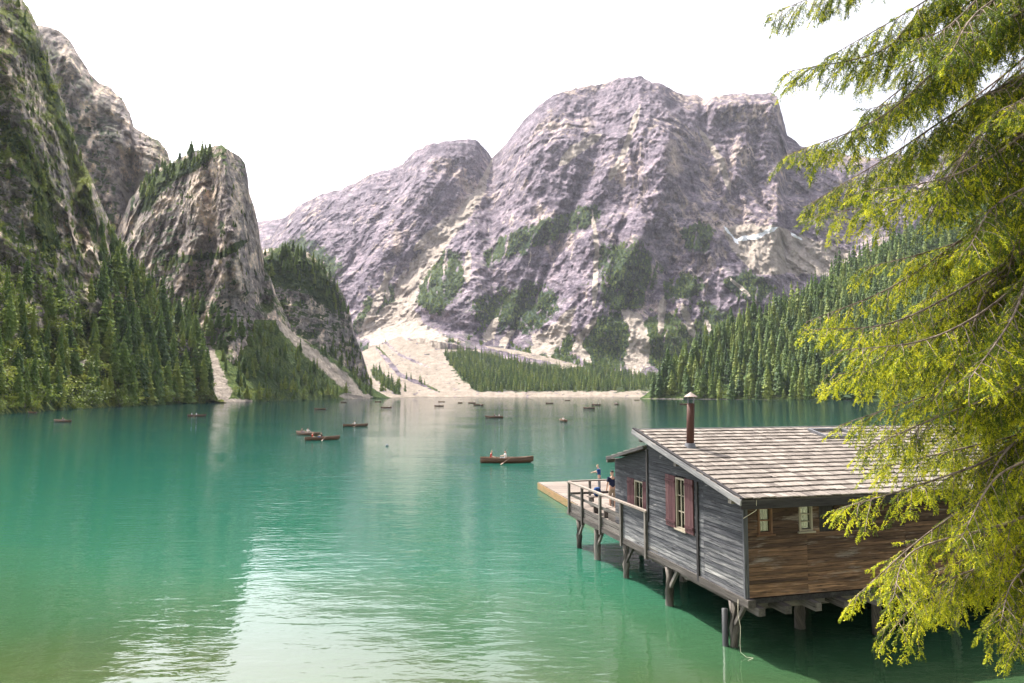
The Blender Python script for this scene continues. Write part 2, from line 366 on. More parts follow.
# left shore
mountain('mountain_back_spur', MAT_MID, -60, 215, 1.0,
    [(-60, -60), (20, 10), (38, 26), (50, 27), (62, 33), (72, 44), (80, 57), (90, 74), (98, 81), (110, 87), (122, 98), (130, 114), (134, 128), (146, 134), (160, 140), (168, 152), (171, 165), (178, 200), (215, 300)],
    [(-60, 750), (215, 900)], [(-60, 1150), (100, 1050), (215, 1000)], base_y=[(-60, 320), (215, 330)], nv=220,
    prof=((0, 0), (.5, .45), (.85, .8), (1, 1)), noise=((45, 150, 2.0, True, 5, .3), (22, 45, 1.6, True, 5), (8, 12, .5, False, 3)), jit=2.6, back=200, seed=21, extra=cliff_extra, strata=(16, 26, .3, 300, 420),
    push=[([(128, 160), (140, 260)], 12, -60), ([(70, 60), (110, 150)], 14, 25)],
    masks=[('scree', [(118, 178), (130, 200), (138, 240), (146, 285)], 8, 8), ('scree', [(150, 150), (135, 195)], 6, 5), ('bare', [(30, 20), (70, 40), (130, 110), (150, 190)], 30, 40),
           ('warm', [(86, 100), (90, 130)], 9)])
mountain('mountain_rock_tower', MAT_MID, 95, 300, .8,
    [(95, 285), (110, 250), (122, 220), (130, 198), (142, 182), (156, 170), (168, 162), (182, 157), (198, 150), (212, 147), (222, 147), (232, 152), (239, 157), (245, 165), (248, 178), (249, 192),
     (254, 206), (258, 222), (260, 240), (264, 262), (275, 292), (300, 345)],
    [(95, 620), (190, 610), (232, 590), (262, 660), (300, 740)], [(95, 930), (160, 860), (226, 760), (262, 850), (300, 850)], base_y=[(95, 350), (300, 365)], nv=230,
    prof=((0, 0), (.35, .45), (.75, .72), (1, 1)), noise=((26, 100, 2.4, True, 5), (18, 30, 2.4, True, 5), (6, 8, .5, False, 4)), jit=4.5, back=90, seed=33, warpx=7, extra=cliff_extra, strata=(9, 16, -.25, 300, 420),
    push=[([(222, 150), (232, 200), (240, 290)], 11, 45), ([(200, 155), (196, 220), (190, 270)], 11, 30), ([(214, 180), (213, 260)], 7, -8), ([(255, 220), (262, 300)], 8, -30)],
    masks=[('warm', [(200, 165), (198, 195), (206, 225)], 12, 14), ('warm', [(236, 180), (240, 215)], 7), ('warm', [(236, 260), (244, 300)], 9), ('warm', [(212, 190), (212, 240)], 8), ('warm', [(222, 300), (228, 310)], 8),
           ('veg', [(150, 172), (205, 152), (222, 152), (200, 168), (172, 182), (150, 210), (135, 215)], 5, P_), ('veg', [(160, 265), (190, 258), (220, 256), (248, 240)], 7),
           ('scree', [(134, 205), (140, 250), (150, 280)], 5, 6), ('bare', [(190, 170), (250, 190), (255, 300), (200, 260)], 8, P_)])
mountain('mountain_wooded_knoll', MAT_MID, 225, 392, .8,
    [(225, 285), (240, 266), (255, 252), (272, 248), (292, 248), (306, 252), (318, 260), (328, 271), (336, 282), (345, 297), (350, 312), (354, 332), (362, 352), (369, 376), (376, 396), (392, 402)],
    [(225, 720), (300, 800), (372, 960), (392, 990)], [(225, 860), (340, 990), (392, 1020)], base_y=[(225, 350), (262, 345), (300, 362), (345, 386), (372, 398), (392, 404)], nv=170,
    prof=((0, 0), (.3, .4), (.8, .75), (1, 1)), noise=((26, 90, 2.2, True, 5), (16, 28, 2.2, True, 5), (5, 8, .6, False, 3)), jit=3.2, warpx=7, back=90, seed=41, extra=cliff_extra, strata=(7, 14, -.3, 300, 420),
    masks=[('veg', [(240, 262), (280, 250), (310, 256), (335, 285), (350, 315), (330, 310), (300, 290), (262, 285)], 9, P_), ('warm', [(300, 330), (308, 350)], 8), ('warm', [(318, 300), (322, 320)], 6)])
mountain('hillside_wooded_shore', MAT_WOOD, 120, 396, 1.0,
    [(120, 338), (150, 322), (178, 318), (192, 330), (205, 338), (225, 318), (250, 320), (278, 320), (300, 338), (322, 351), (345, 367), (366, 384), (384, 394), (396, 400)],
    [(120, 345), (160, 410), (190, 470), (215, 500), (250, 540), (300, 640), (340, 740), (375, 880), (396, 930)], [(120, 520), (200, 620), (300, 740), (345, 840), (375, 920), (396, 945)], nv=110,
    noise=((6, 60, 1, True, 4), (2.5, 14, 1, False, 3)), jit=1.5, back=60, seed=52, warpx=2.5,
    masks=[('scree', [(206, 340), (213, 362), (219, 382), (226, 400)], 7, 18), ('scree', [(192, 401), (252, 401)], 4), ('scree', [(274, 312), (284, 328), (304, 347), (330, 369), (360, 394)], 7, 14),
           ('scree', [(340, 396), (372, 397)], 6), ('scree', [(222, 402), (208, 392)], 12)])
mountain('mountain_near_cliff', MAT_NEAR, -260, 226, .9,
    [(-260, -330), (-120, -190), (-40, -80), (0, -30), (20, -4), (32, 16), (44, 44), (52, 66), (60, 92), (68, 112), (75, 140), (88, 170), (102, 205), (114, 232), (126, 250), (134, 266), (142, 285), (160, 306),
     (175, 318), (190, 334), (200, 356), (210, 384), (218, 402), (226, 404)],
    [(-260, 150), (-60, 200), (0, 227), (40, 262), (100, 330), (150, 400), (190, 470), (226, 510)], [(-260, 330), (20, 450), (135, 520), (190, 530), (226, 520)], nv=330,
    prof=((0, 0), (.12, .17), (.3, .38), (.55, .6), (.8, .8), (1, 1)),
    noise=((22, 75, 2.2, True, 5, .3), (15, 26, 1.9, True, 5, .3), (6, 8, .6, False, 4), (2.2, 2.6, .8, True, 3)), jit=6, back=110, seed=63, warpx=9, extra=cliff_extra, strata=(7, 13, .35, 330, 430),
    push=[([(40, 60), (75, 200), (100, 330)], 16, -22), ([(88, 190), (95, 300)], 12, 26), ([(10, 60), (30, 200)], 18, 14), ([(55, 120), (70, 260)], 9, 15)],
    masks=[('warm', [(28, 70), (38, 110)], 16, 20), ('warm', [(8, 70), (20, 100)], 12), ('warm', [(92, 215), (90, 270), (92, 310)], 15, 9), ('warm', [(70, 215), (78, 245)], 12), ('warm', [(5, 280), (8, 300)], 8),
           ('warm', [(106, 240), (100, 270)], 9), ('warm', [(55, 215), (60, 200)], 8), ('bare', [(88, 200), (92, 310)], 14),
           ('veg', [(-260, 300), (60, 330), (130, 300), (226, 380), (226, 420), (-260, 520)], 22, P_), ('veg', [(20, 10), (45, 80), (70, 150), (95, 240)], 16, 14), ('veg', [(0, 120), (40, 180), (50, 260)], 18, 24),
           ('scree', [(36, 388), (62, 378), (86, 360)], 5, 6), ('warm', [(55, 395), (75, 385), (85, 395)], 12), ('warm', [(105, 330), (112, 350)], 7), ('warm', [(112, 375), (116, 395)], 6)])
# right shore
mountain('hillside_right_shore', MAT_WOOD, 640, 1500, 2.0,
    [(640, 398), (652, 390), (668, 372), (700, 346), (730, 330), (760, 314), (800, 298), (840, 268), (900, 235), (1024, 190), (1200, 140), (1500, 90)],
    [(640, 840), (660, 800), (740, 740), (820, 690), (1024, 560), (1500, 380)], [(640, 850), (668, 850), (760, 1000), (840, 1120), (1024, 1300), (1500, 1300)], nv=120,
    noise=((9, 90, 1, False, 4),), jit=1.5, back=200, seed=71,
    masks=[('scree', [(640, 399), (800, 401)], 2)])

# ------------------------------------------------------------------ ground under everything and lake bed
def ground_height(x, y):
    r = np.hypot(x, y)
    z = np.interp(y, [-400, -20, -4, 3, 8, 13, 15, 18, 26, 45, 80, 160, 700], [60, 9, 6, 5.4, 3.2, .6, -.35, -.9, -1.7, -3.6, -7, -14, -22])
    z = z - .6 * np.clip((x - 2) / 8, 0, 1) * np.clip((y - 14) / 6, 0, 1)
    z = z + .12 * fbm(x / 2.2, y / 2.2, x * 0, 4, seed=5) * np.clip(40 / (r + 1), 0, 1) + .4 * fbm(x / 14, y / 14, x * 0, 3, seed=8)
    return z
gx = np.concatenate([-np.geomspace(12000, 42, 50), np.arange(-40, 40.1, .4), np.geomspace(42, 12000, 50)])
gy = np.concatenate([-np.geomspace(12000, 25, 40), np.arange(-24, 60, .4), np.geomspace(61, 14000, 60)])
GX, GY = np.meshgrid(gx, gy)
GZ = ground_height(GX, GY)
m, nt, out = new_mat('lake_bed_gravel'); b = NB(nt)
pos = b.n('ShaderNodeNewGeometry').outputs['Position']
vor = b.n('ShaderNodeTexVoronoi'); vor.inputs['Scale'].default_value = 3.2; b.l(pos, vor.inputs['Vector'])
c = b.mix(b.noise(pos, .7, 5), (.17, .19, .10), (.28, .30, .17))
c = b.mix(b.ss(b.noise(pos, .22, 4), .45, .65, 0, .7), c, (.14, .17, .08))
c = b.mix(b.math('MULTIPLY', b.ss(vor.outputs['Distance'], 0, .5), .35), c, (.18, .17, .13))
b.l(b.diff(c).outputs[0], out.inputs[0])
grid_mesh('ground', np.stack([GX, GY, GZ], -1), m, {})

# ------------------------------------------------------------------ the water
m, nt, out = new_mat('lake_water'); b = NB(nt)
pos = b.n('ShaderNodeNewGeometry').outputs['Position']
sp = b.n('ShaderNodeSeparateXYZ'); b.l(pos, sp.inputs[0])
wob = b.noise(pos, .045, 3)
# the suspended glacial silt is what colours the water: thick and pale over the shallows, clear and dark over the deep middle
depth = b.math('ADD', sp.outputs[1], b.math('MULTIPLY', b.math('SUBTRACT', wob, .5), 14))
depth = b.math('ADD', depth, b.math('MULTIPLY', sp.outputs[0], .14))
lg = b.math('DIVIDE', b.math('LOGARITHM', b.math('MAXIMUM', depth, 8.0), 10.0), 3.0)
col = b.ramp(lg, [(.40, (.070, .102, .038)), (.43, (.040, .098, .044)), (.48, (.018, .088, .054)), (.57, (.010, .082, .057)), (.68, (.007, .070, .058)), (.82, (.007, .047, .049)), (1.0, (.010, .044, .050))])
d1 = b.n('ShaderNodeBsdfDiffuse'); b.l(col, d1.inputs[0])
tr = b.n('ShaderNodeBsdfTransparent'); tr.inputs[0].default_value = (.55, .86, .66, 1)
clear = b.ss(depth, 13, 27, .60, 0.0)
body = b.n('ShaderNodeMixShader'); b.l(clear, body.inputs[0]); b.l(d1.outputs[0], body.inputs[1]); b.l(tr.outputs[0], body.inputs[2])
gl = b.n('ShaderNodeBsdfGlossy'); gl.inputs['Roughness'].default_value = .03
wv = b.mapping(pos, (.7, 1.7, 1.0))
n1 = b.noise(wv, 1.3, 3, .5, .3); n2 = b.noise(wv, .33, 2, .5); n3 = b.noise(wv, 4.2, 2, .5)
gust = b.ss(b.noise(b.mapping(pos, (.012, .03, .02)), 1, 3), .35, .65, .35, 1.0)
hgt = b.math('ADD', b.math('MULTIPLY', n1, .07), b.math('ADD', b.math('MULTIPLY', n2, .10), b.math('MULTIPLY', n3, .010)))
hgt = b.math('MULTIPLY', hgt, gust)
bm_ = b.n('ShaderNodeBump'); bm_.inputs['Strength'].default_value = .55; bm_.inputs['Distance'].default_value = 1.0; b.l(hgt, bm_.inputs['Height'])
b.l(bm_.outputs[0], gl.inputs['Normal'])
fr = b.n('ShaderNodeFresnel'); fr.inputs['IOR'].default_value = 1.85; b.l(bm_.outputs[0], fr.inputs['Normal'])
fin = b.n('ShaderNodeMixShader'); b.l(fr.outputs[0], fin.inputs[0]); b.l(body.outputs[0], fin.inputs[1]); b.l(gl.outputs[0], fin.inputs[2])
b.l(fin.outputs[0], out.inputs[0])
me = bpy.data.meshes.new('lake_water')
me.from_pydata([(-4000, 4, 0), (4000, 4, 0), (4000, 3000, 0), (-4000, 3000, 0)], [], [(0, 1, 2, 3)]); me.materials.append(m)
wo = bpy.data.objects.new('lake_water', me); COL.objects.link(wo); wo['kind'] = 'structure'

# ------------------------------------------------------------------ light
SUN_AZ, SUN_EL = -40.0, 58.0
W = bpy.data.worlds.new('World'); SC.world = W; W.use_nodes = True
n = W.node_tree.nodes; l = W.node_tree.links
sky = n.new('ShaderNodeTexSky'); sky.sky_type = 'NISHITA'; sky.sun_disc = False
sky.sun_elevation = R(SUN_EL); sky.sun_rotation = R(SUN_AZ); sky.altitude = 1500; sky.air_density = 1.0; sky.dust_density = 8.0; sky.ozone_density = 1.0
bw = n.new('ShaderNodeRGBToBW'); l.new(sky.outputs[0], bw.inputs[0])         # thin high veil whitens the blue
veil = n.new('ShaderNodeMix'); veil.data_type = 'RGBA'; veil.inputs[0].default_value = .7
tint = n.new('ShaderNodeMix'); tint.data_type = 'RGBA'; tint.blend_type = 'MULTIPLY'; tint.inputs[0].default_value = 1; tint.inputs[7].default_value = (1.0, .975, 1.01, 1)
l.new(bw.outputs[0], tint.inputs[6]); l.new(sky.outputs[0], veil.inputs[6]); 
tc = n.new('ShaderNodeTexCoord'); dt = n.new('ShaderNodeVectorMath'); dt.operation = 'DOT_PRODUCT'           # thin cloud is brightest towards the sun
dt.inputs[1].default_value = (math.cos(R(SUN_EL)) * math.sin(R(SUN_AZ)), math.cos(R(SUN_EL)) * math.cos(R(SUN_AZ)), math.sin(R(SUN_EL)))
l.new(tc.outputs['Generated'], dt.inputs[0])
au = n.new('ShaderNodeMapRange'); au.interpolation_type = 'SMOOTHSTEP'; l.new(dt.outputs['Value'], au.inputs[0])
for i_, q_ in enumerate((.2, .95, 1.0, 3.2)): au.inputs[i_ + 1].default_value = q_
vm = n.new('ShaderNodeVectorMath'); vm.operation = 'SCALE'; l.new(tint.outputs[2], vm.inputs[0]); l.new(au.outputs[0], vm.inputs['Scale'])
l.new(vm.outputs[0], veil.inputs[7])
l.new(veil.outputs[2], n['Background'].inputs[0]); n['Background'].inputs[1].default_value = .13
sl = bpy.data.lights.new('sun', 'SUN'); sl.energy = 5.0; sl.angle = R(.5); sl.color = (1, .94, .84)
so = bpy.data.objects.new('sun', sl); COL.objects.link(so)
so.rotation_euler = (R(90 - SUN_EL), 0, math.pi - R(SUN_AZ)); so.location = (0, 0, 60)
# haze of the valley air
def haze(density):
    m, nt, out = new_mat('valley_haze'); b = NB(nt)
    v = b.n('ShaderNodeVolumePrincipled'); v.inputs['Color'].default_value = (.84, .86, 1.0, 1); v.inputs['Density'].default_value = density; v.inputs['Anisotropy'].default_value = .25
    b.l(v.outputs[0], out.inputs['Volume'])
    bm = bmesh.new(); bmesh.ops.create_cube(bm, size=1)
    bmesh.ops.scale(bm, vec=(25000, 27000, 1760), verts=bm.verts); bmesh.ops.translate(bm, vec=(0, 1000, 1760 / 2 - 100), verts=bm.verts)
    me = bpy.data.meshes.new('haze'); bm.to_mesh(me); bm.free(); me.materials.append(m)
    o = bpy.data.objects.new('haze', me); COL.objects.link(o); o['kind'] = 'stuff'
HAZE = True
if HAZE: haze(.00002)

SC.view_settings.view_transform = 'Standard'; SC.view_settings.look = 'None'; SC.view_settings.exposure = 1.25; SC.view_settings.gamma = 1
SC.view_settings.use_curve_mapping = False
SC.cycles.use_denoising = True
SC.cycles.max_bounces = 8; SC.cycles.diffuse_bounces = 3; SC.cycles.glossy_bounces = 3; SC.cycles.transparent_max_bounces = 12; SC.cycles.volume_bounces = 1
SC.cycles.sample_clamp_indirect = 6
# ------------------------------------------------------------------ tagging helpers
def tag(o, label=None, cat=None, group=None, kind=None):
    if label: o['label'] = label
    if cat: o['category'] = cat
    if group: o['group'] = group
    if kind: o['kind'] = kind
    return o
def empty(name, loc=(0, 0, 0), rz=0.0):
    o = bpy.data.objects.new(name, None); COL.objects.link(o); o.empty_display_size = .1
    o.location = loc; o.rotation_euler = (0, 0, rz); return o
def copy_tree(o, parent=None):
    c = o.copy(); COL.objects.link(c); c.parent = parent
    for k in ('label', 'group'):
        if parent is None and k in c.keys(): del c[k]
    for ch in list(o.children): copy_tree(ch, c)
    return c
def mesh_obj(name, V, Fc, mats, parent=None, mi=None, attrs=None, smooth=False):
    me = bpy.data.meshes.new(name)
    V = np.asarray(V, np.float32).reshape(-1, 3)
    sizes = np.array([len(f) for f in Fc], np.int32) if not isinstance(Fc, np.ndarray) else np.full(len(Fc), Fc.shape[1], np.int32)
    flat = np.concatenate([np.asarray(f, np.int32) for f in Fc]) if not isinstance(Fc, np.ndarray) else Fc.reshape(-1).astype(np.int32)
    me.vertices.add(len(V)); me.vertices.foreach_set('co', V.reshape(-1))
    me.loops.add(len(flat)); me.loops.foreach_set('vertex_index', flat)
    me.polygons.add(len(sizes)); me.polygons.foreach_set('loop_start', np.concatenate([[0], np.cumsum(sizes)[:-1]]).astype(np.int32))
    me.polygons.foreach_set('use_smooth', np.full(len(sizes), smooth))
    if mi is not None: me.polygons.foreach_set('material_index', np.asarray(mi, np.int32))
    for k, a in (attrs or {}).items():
        a = np.asarray(a, np.float32)
        if a.ndim == 2: at_ = me.attributes.new(k, 'FLOAT_VECTOR', 'POINT'); at_.data.foreach_set('vector', a.reshape(-1))
        else: at_ = me.attributes.new(k, 'FLOAT', 'POINT'); at_.data.foreach_set('value', a)
    me.update(); me.validate()
    for m in (mats if isinstance(mats, (list, tuple)) else [mats]): me.materials.append(m)
    o = bpy.data.objects.new(name, me); COL.objects.link(o); o.parent = parent
    return o

# ------------------------------------------------------------------ foliage materials
def leaf_mat(name, stops, translucent=.3, rough=.6):
    m, nt, out = new_mat(name); b = NB(nt)
    rnd = b.n('ShaderNodeObjectInfo').outputs['Random']
    f = b.math('FRACT', b.math('ADD', rnd, b.attr('tone').outputs['Fac']))
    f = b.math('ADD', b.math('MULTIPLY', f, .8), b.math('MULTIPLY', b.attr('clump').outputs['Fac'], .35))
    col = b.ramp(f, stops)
    d = b.diff(col, None, rough, .2)
    t = b.n('ShaderNodeBsdfTranslucent'); b.l(b.mix(.5, col, (.12, .16, .02)), t.inputs[0])
    mx = b.n('ShaderNodeMixShader'); mx.inputs[0].default_value = translucent
    b.l(d.outputs[0], mx.inputs[1]); b.l(t.outputs[0], mx.inputs[2]); b.l(mx.outputs[0], out.inputs[0])
    return m
M_SPRUCE = leaf_mat('spruce_needles', [(0, (.028, .064, .024)), (.3, (.068, .126, .032)), (.6, (.13, .20, .04)), (1, (.26, .30, .055))], .42)
M_LEAF = leaf_mat('broad_leaves', [(0, (.06, .10, .022)), (.5, (.13, .175, .03)), (1, (.26, .27, .04))], .35)
def bark_mat(name, a, c_):
    m, nt, out = new_mat(name); b = NB(nt)
    pos = b.n('ShaderNodeTexCoord').outputs['Object']
    f = b.noise(b.mapping(pos, (14, 14, 3)), 1, 5, .65)
    b.l(b.diff(b.mix(b.ss(f, .35, .65), a, c_), b.bump(f, .8, .03), .9, .1).outputs[0], out.inputs[0]); return m
M_BARK = bark_mat('bark', (.07, .055, .045), (.19, .16, .14))

# ------------------------------------------------------------------ conifers (unit height, scaled per tree)
def conifer(rng, tiers, per, slim=.15, base=.06, sparse=0.):
    V, Fc, cl = [], [], []
    for i in range(tiers):
        t = (i + .15 * rng.normal()) / (tiers - 1); t = min(max(t, 0), .985)
        z = base + (1 - base) * t
        r0 = slim * (1 - t) ** .8 * (1 - .25 * math.exp(-((t) / .10) ** 2)) + .012
        n = max(4, int(per * (1 - .45 * t)))
        a0 = rng.uniform(0, 6.28)
        for k in range(n):
            if rng.random() < sparse: continue
            a = a0 + 6.283 * (k + rng.uniform(-.3, .3)) / n
            r = r0 * rng.uniform(.62, 1.18); dz = r * rng.uniform(.35, .75); wd = r * rng.uniform(.32, .5) + .012
            ca, sa = math.cos(a), math.sin(a); o = len(V)
            up = (1 - base) / tiers * 1.35
            V += [(0, 0, z + up * .5), (ca * r * .62 - sa * wd, sa * r * .62 + ca * wd, z - dz * .75 - up * .35), (ca * r, sa * r, z - dz * .8),
                  (ca * r * .62 + sa * wd, sa * r * .62 - ca * wd, z - dz * .75 - up * .35), (ca * r * .55, sa * r * .55, z + up * .12)]
            Fc += [(o, o + 1, o + 4), (o + 1, o + 2, o + 4), (o + 4, o + 2, o + 3), (o, o + 4, o + 3)]
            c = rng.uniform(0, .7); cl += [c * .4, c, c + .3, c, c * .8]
    return np.array(V), np.array(Fc), np.array(cl)
def tube_pts(pts, rad, sides=6):
    """tube along a poly-line; returns vertices, quads"""
    pts = [Vector(p) for p in pts]; V, Fc = [], []
    up = Vector((0, 0, 1))
    for i, p in enumerate(pts):
        d = (pts[min(i + 1, len(pts) - 1)] - pts[max(i - 1, 0)]).normalized()
        s = d.cross(up);  s = s.normalized() if s.length > 1e-3 else Vector((1, 0, 0))
        q = s.cross(d)
        r = rad[i] if isinstance(rad, (list, tuple)) else rad
        for k in range(sides):
            a = 6.2832 * k / sides
            V.append(tuple(p + s * math.cos(a) * r + q * math.sin(a) * r))
    for i in range(len(pts) - 1):
        for k in range(sides):
            k2 = (k + 1) % sides
            Fc.append((i * sides + k, i * sides + k2, (i + 1) * sides + k2, (i + 1) * sides + k))
    n = len(pts)
    Fc.append(tuple(range(sides - 1, -1, -1))); Fc.append(tuple((n - 1) * sides + k for k in range(sides)))
    return V, Fc
TREES = []      # (point, height, style) gathered from every wood, nearest 300 become objects
def min_space(P, gap):
    cells = {}; keep = []
    for i, p in enumerate(P):
        c = (int(p[0] // gap), int(p[1] // gap)); ok = True
        for a in (-1, 0, 1):
            for bb in (-1, 0, 1):
                for q in cells.get((c[0] + a, c[1] + bb), ()):
                    if (q[0] - p[0]) ** 2 + (q[1] - p[1]) ** 2 < gap * gap: ok = False; break
                if not ok: break
            if not ok: break
        if ok: cells.setdefault(c, []).append(p); keep.append(i)
    return keep
def scatter(layer, poly, n, h0, h1, gap, style='spruce', dens=None, minz=.3):
    xs = [p[0] for p in poly]; ys = [p[1] for p in poly]
    x = RNG.uniform(min(xs), max(xs), n); y = RNG.uniform(min(ys), max(ys), n)
    k = inside(x, y, poly); x, y = x[k], y[k]
    if dens is not None:
        k = RNG.random(len(x)) < dens(x, y); x, y = x[k], y[k]
    P = surf(layer, x, y); k = ~np.isnan(P[:, 0]) & (P[:, 2] > minz); P, x, y = P[k], x[k], y[k]
    keep = min_space(P, gap)
    for i in keep:
        TREES.append((P[i], RNG.uniform(h0, h1) * (1 if RNG.random() > .12 else .6), style, (x[i], y[i]), layer))
def clumpy(s, lo, hi, seed):
    return lambda x, y: np.clip((fbm(x / s, y / s, x * 0, 3, seed=seed) - lo) / (hi - lo), 0, 1)
HR = 'hillside_right_shore'
scatter(HR, [(655, 388), (668, 372), (700, 346), (730, 330), (760, 314), (800, 298), (840, 268), (900, 235), (1024, 190), (1150, 150), (1150, 400), (820, 400), (652, 399)], 9000, 18, 38, 7.4)
HS = 'hillside_wooded_shore'
scatter(HS, [(122, 340), (150, 322), (178, 318), (192, 332), (204, 345), (210, 380), (214, 400), (150, 406), (120, 406)], 1700, 13, 30, 6.2)
scatter(HS, [(216, 326), (250, 322), (276, 324), (292, 338), (322, 352), (366, 386), (376, 396), (300, 400), (240, 400), (222, 380), (212, 345)], 2000, 6, 15, 4.5, dens=clumpy(12, -.12, .25, 3))
scatter(HS, [(300, 345), (345, 376), (378, 396), (366, 397), (330, 372), (300, 352)], 180, 6, 12, 5)
NC = 'mountain_near_cliff'
scatter(NC, [(88, 300), (130, 272), (150, 298), (178, 322), (196, 345), (206, 376), (212, 400), (150, 405), (118, 400), (104, 350)], 1300, 13, 30, 6.2)
scatter(NC, [(-120, 300), (0, 290), (50, 290), (70, 310), (104, 340), (118, 400), (60, 406), (0, 413), (-120, 430)], 900, 9, 19, 4.4, dens=clumpy(16, -.15, .2, 6))
scatter(NC, [(100, 225), (128, 252), (142, 290), (118, 300), (98, 280)], 130, 8, 16, 4.5)
scatter(NC, [(-60, 120), (40, 130), (70, 200), (90, 290), (0, 300), (-60, 300)], 220, 5, 11, 5, dens=clumpy(14, -.1, .2, 8))
scatter('mountain_rock_tower', [(150, 174), (168, 163), (182, 158), (198, 152), (216, 149), (206, 160), (184, 172), (160, 190), (146, 205), (136, 212), (134, 200)], 260, 11, 20, 5.5)
scatter('mountain_rock_tower', [(95, 285), (130, 270), (150, 285), (180, 300), (235, 325), (258, 350), (200, 352), (95, 348)], 420, 12, 22, 5)
scatter('mountain_rock_tower', [(150, 262), (190, 256), (222, 254), (248, 240), (250, 248), (224, 264), (190, 268), (156, 274)], 120, 8, 14, 5.5)
scatter('mountain_wooded_knoll', [(240, 266), (258, 252), (292, 249), (318, 261), (336, 284), (350, 314), (338, 318), (318, 292), (290, 276), (262, 280)], 420, 10, 19, 5)
scatter('mountain_wooded_knoll', [(232, 330), (262, 330), (300, 345), (345, 372), (368, 392), (300, 392), (232, 365)], 420, 7, 15, 5)
scatter('mountain_wooded_knoll', [(330, 345), (352, 340), (364, 365), (376, 396), (330, 392)], 500, 6, 14, 5)
scatter('mountain_back_spur', [(138, 136), (160, 142), (169, 155), (160, 158), (146, 144)], 40, 5, 10, 8)
VF = 'terrain_scree_fan'
scatter(VF, [(442, 354), (470, 351), (520, 363), (575, 372), (650, 370), (700, 370), (700, 391), (600, 391), (500, 393), (478, 393), (462, 382)], 4200, 15, 24, 7)
scatter(VF, [(372, 368), (392, 376), (412, 393), (376, 397)], 200, 13, 22, 7); scatter(VF, [(402, 372), (436, 386), (440, 393), (412, 393)], 50, 10, 18, 8)
scatter(VF, [(560, 362), (640, 366), (760, 366), (760, 372), (640, 376), (560, 368)], 500, 13, 22, 8)
scatter(VF, [(372, 330), (400, 355), (430, 370), (420, 372), (390, 358), (366, 340)], 60, 8, 14, 9)
EDGE = [(18, -6), (32, 14), (44, 42), (52, 64), (60, 90), (75, 138), (102, 203), (126, 248), (142, 283), (175, 316), (196, 340), (190, 352), (160, 318), (130, 288), (110, 250), (86, 195), (66, 140), (44, 80), (20, 14)]
scatter(NC, EDGE, 900, 2.5, 6, 3.2, 'leaf'); scatter(NC, EDGE, 200, 5, 11, 5)
scatter(NC, [(-60, -60), (20, 0), (60, 100), (100, 210), (140, 290), (120, 330), (0, 330), (-60, 330)], 5200, 1.8, 4.6, 2.6, 'leaf', dens=clumpy(11, -.12, .12, 31))
scatter(NC, [(-60, -60), (20, 0), (60, 100), (100, 210), (140, 290), (120, 330), (0, 330), (-60, 330)], 2600, 2.5, 6.5, 3.0, dens=clumpy(13, -.08, .15, 32))
scatter('mountain_rock_tower', [(100, 285), (135, 200), (160, 172), (220, 150), (250, 200), (258, 300), (258, 350), (180, 340)], 2600, 2.5, 6, 3.5, dens=clumpy(12, .02, .2, 33))
scatter('mountain_wooded_knoll', [(235, 275), (262, 255), (320, 265), (350, 315), (366, 375), (300, 380), (240, 350)], 1800, 2.5, 6.5, 3.8, dens=clumpy(11, .0, .2, 34))
scatter('mountain_back_spur', [(20, 30), (80, 80), (130, 140), (160, 170), (120, 240), (60, 240)], 1500, 2.5, 6, 5, dens=clumpy(10, .03, .2, 35))
# broad-leaved bushes and small trees along the water and on the ledges
scatter(NC, [(-60, 395), (0, 398), (60, 392), (110, 386), (205, 392), (215, 403), (110, 408), (0, 416), (-60, 430)], 420, 4, 9, 4.5, 'leaf', minz=.2)
scatter(NC, [(-60, 270), (20, 260), (60, 290), (110, 340), (116, 396), (0, 404), (-60, 420)], 520, 3.5, 8, 4, 'leaf', dens=clumpy(13, -.05, .25, 9))
scatter(NC, [(-60, 60), (30, 60), (64, 130), (92, 220), (90, 280), (0, 290), (-60, 290)], 300, 2.5, 5.5, 4, 'leaf', dens=clumpy(15, 0, .25, 10))
scatter(HS, [(116, 398), (205, 394), (212, 403), (116, 408)], 120, 4, 9, 4.5, 'leaf', minz=.2)
scatter(HS, [(232, 392), (350, 390), (376, 398), (300, 402), (232, 402)], 200, 4, 8, 6, 'leaf', minz=.2)
scatter(VF, [(376, 393), (440, 390), (650, 390), (650, 397), (376, 399)], 260, 1.5, 5, 9, 'leaf', minz=.2)
scatter(HR, [(655, 394), (820, 392), (1000, 392), (1000, 406), (820, 402), (655, 400)], 260, 4, 10, 7, 'leaf', minz=.05)

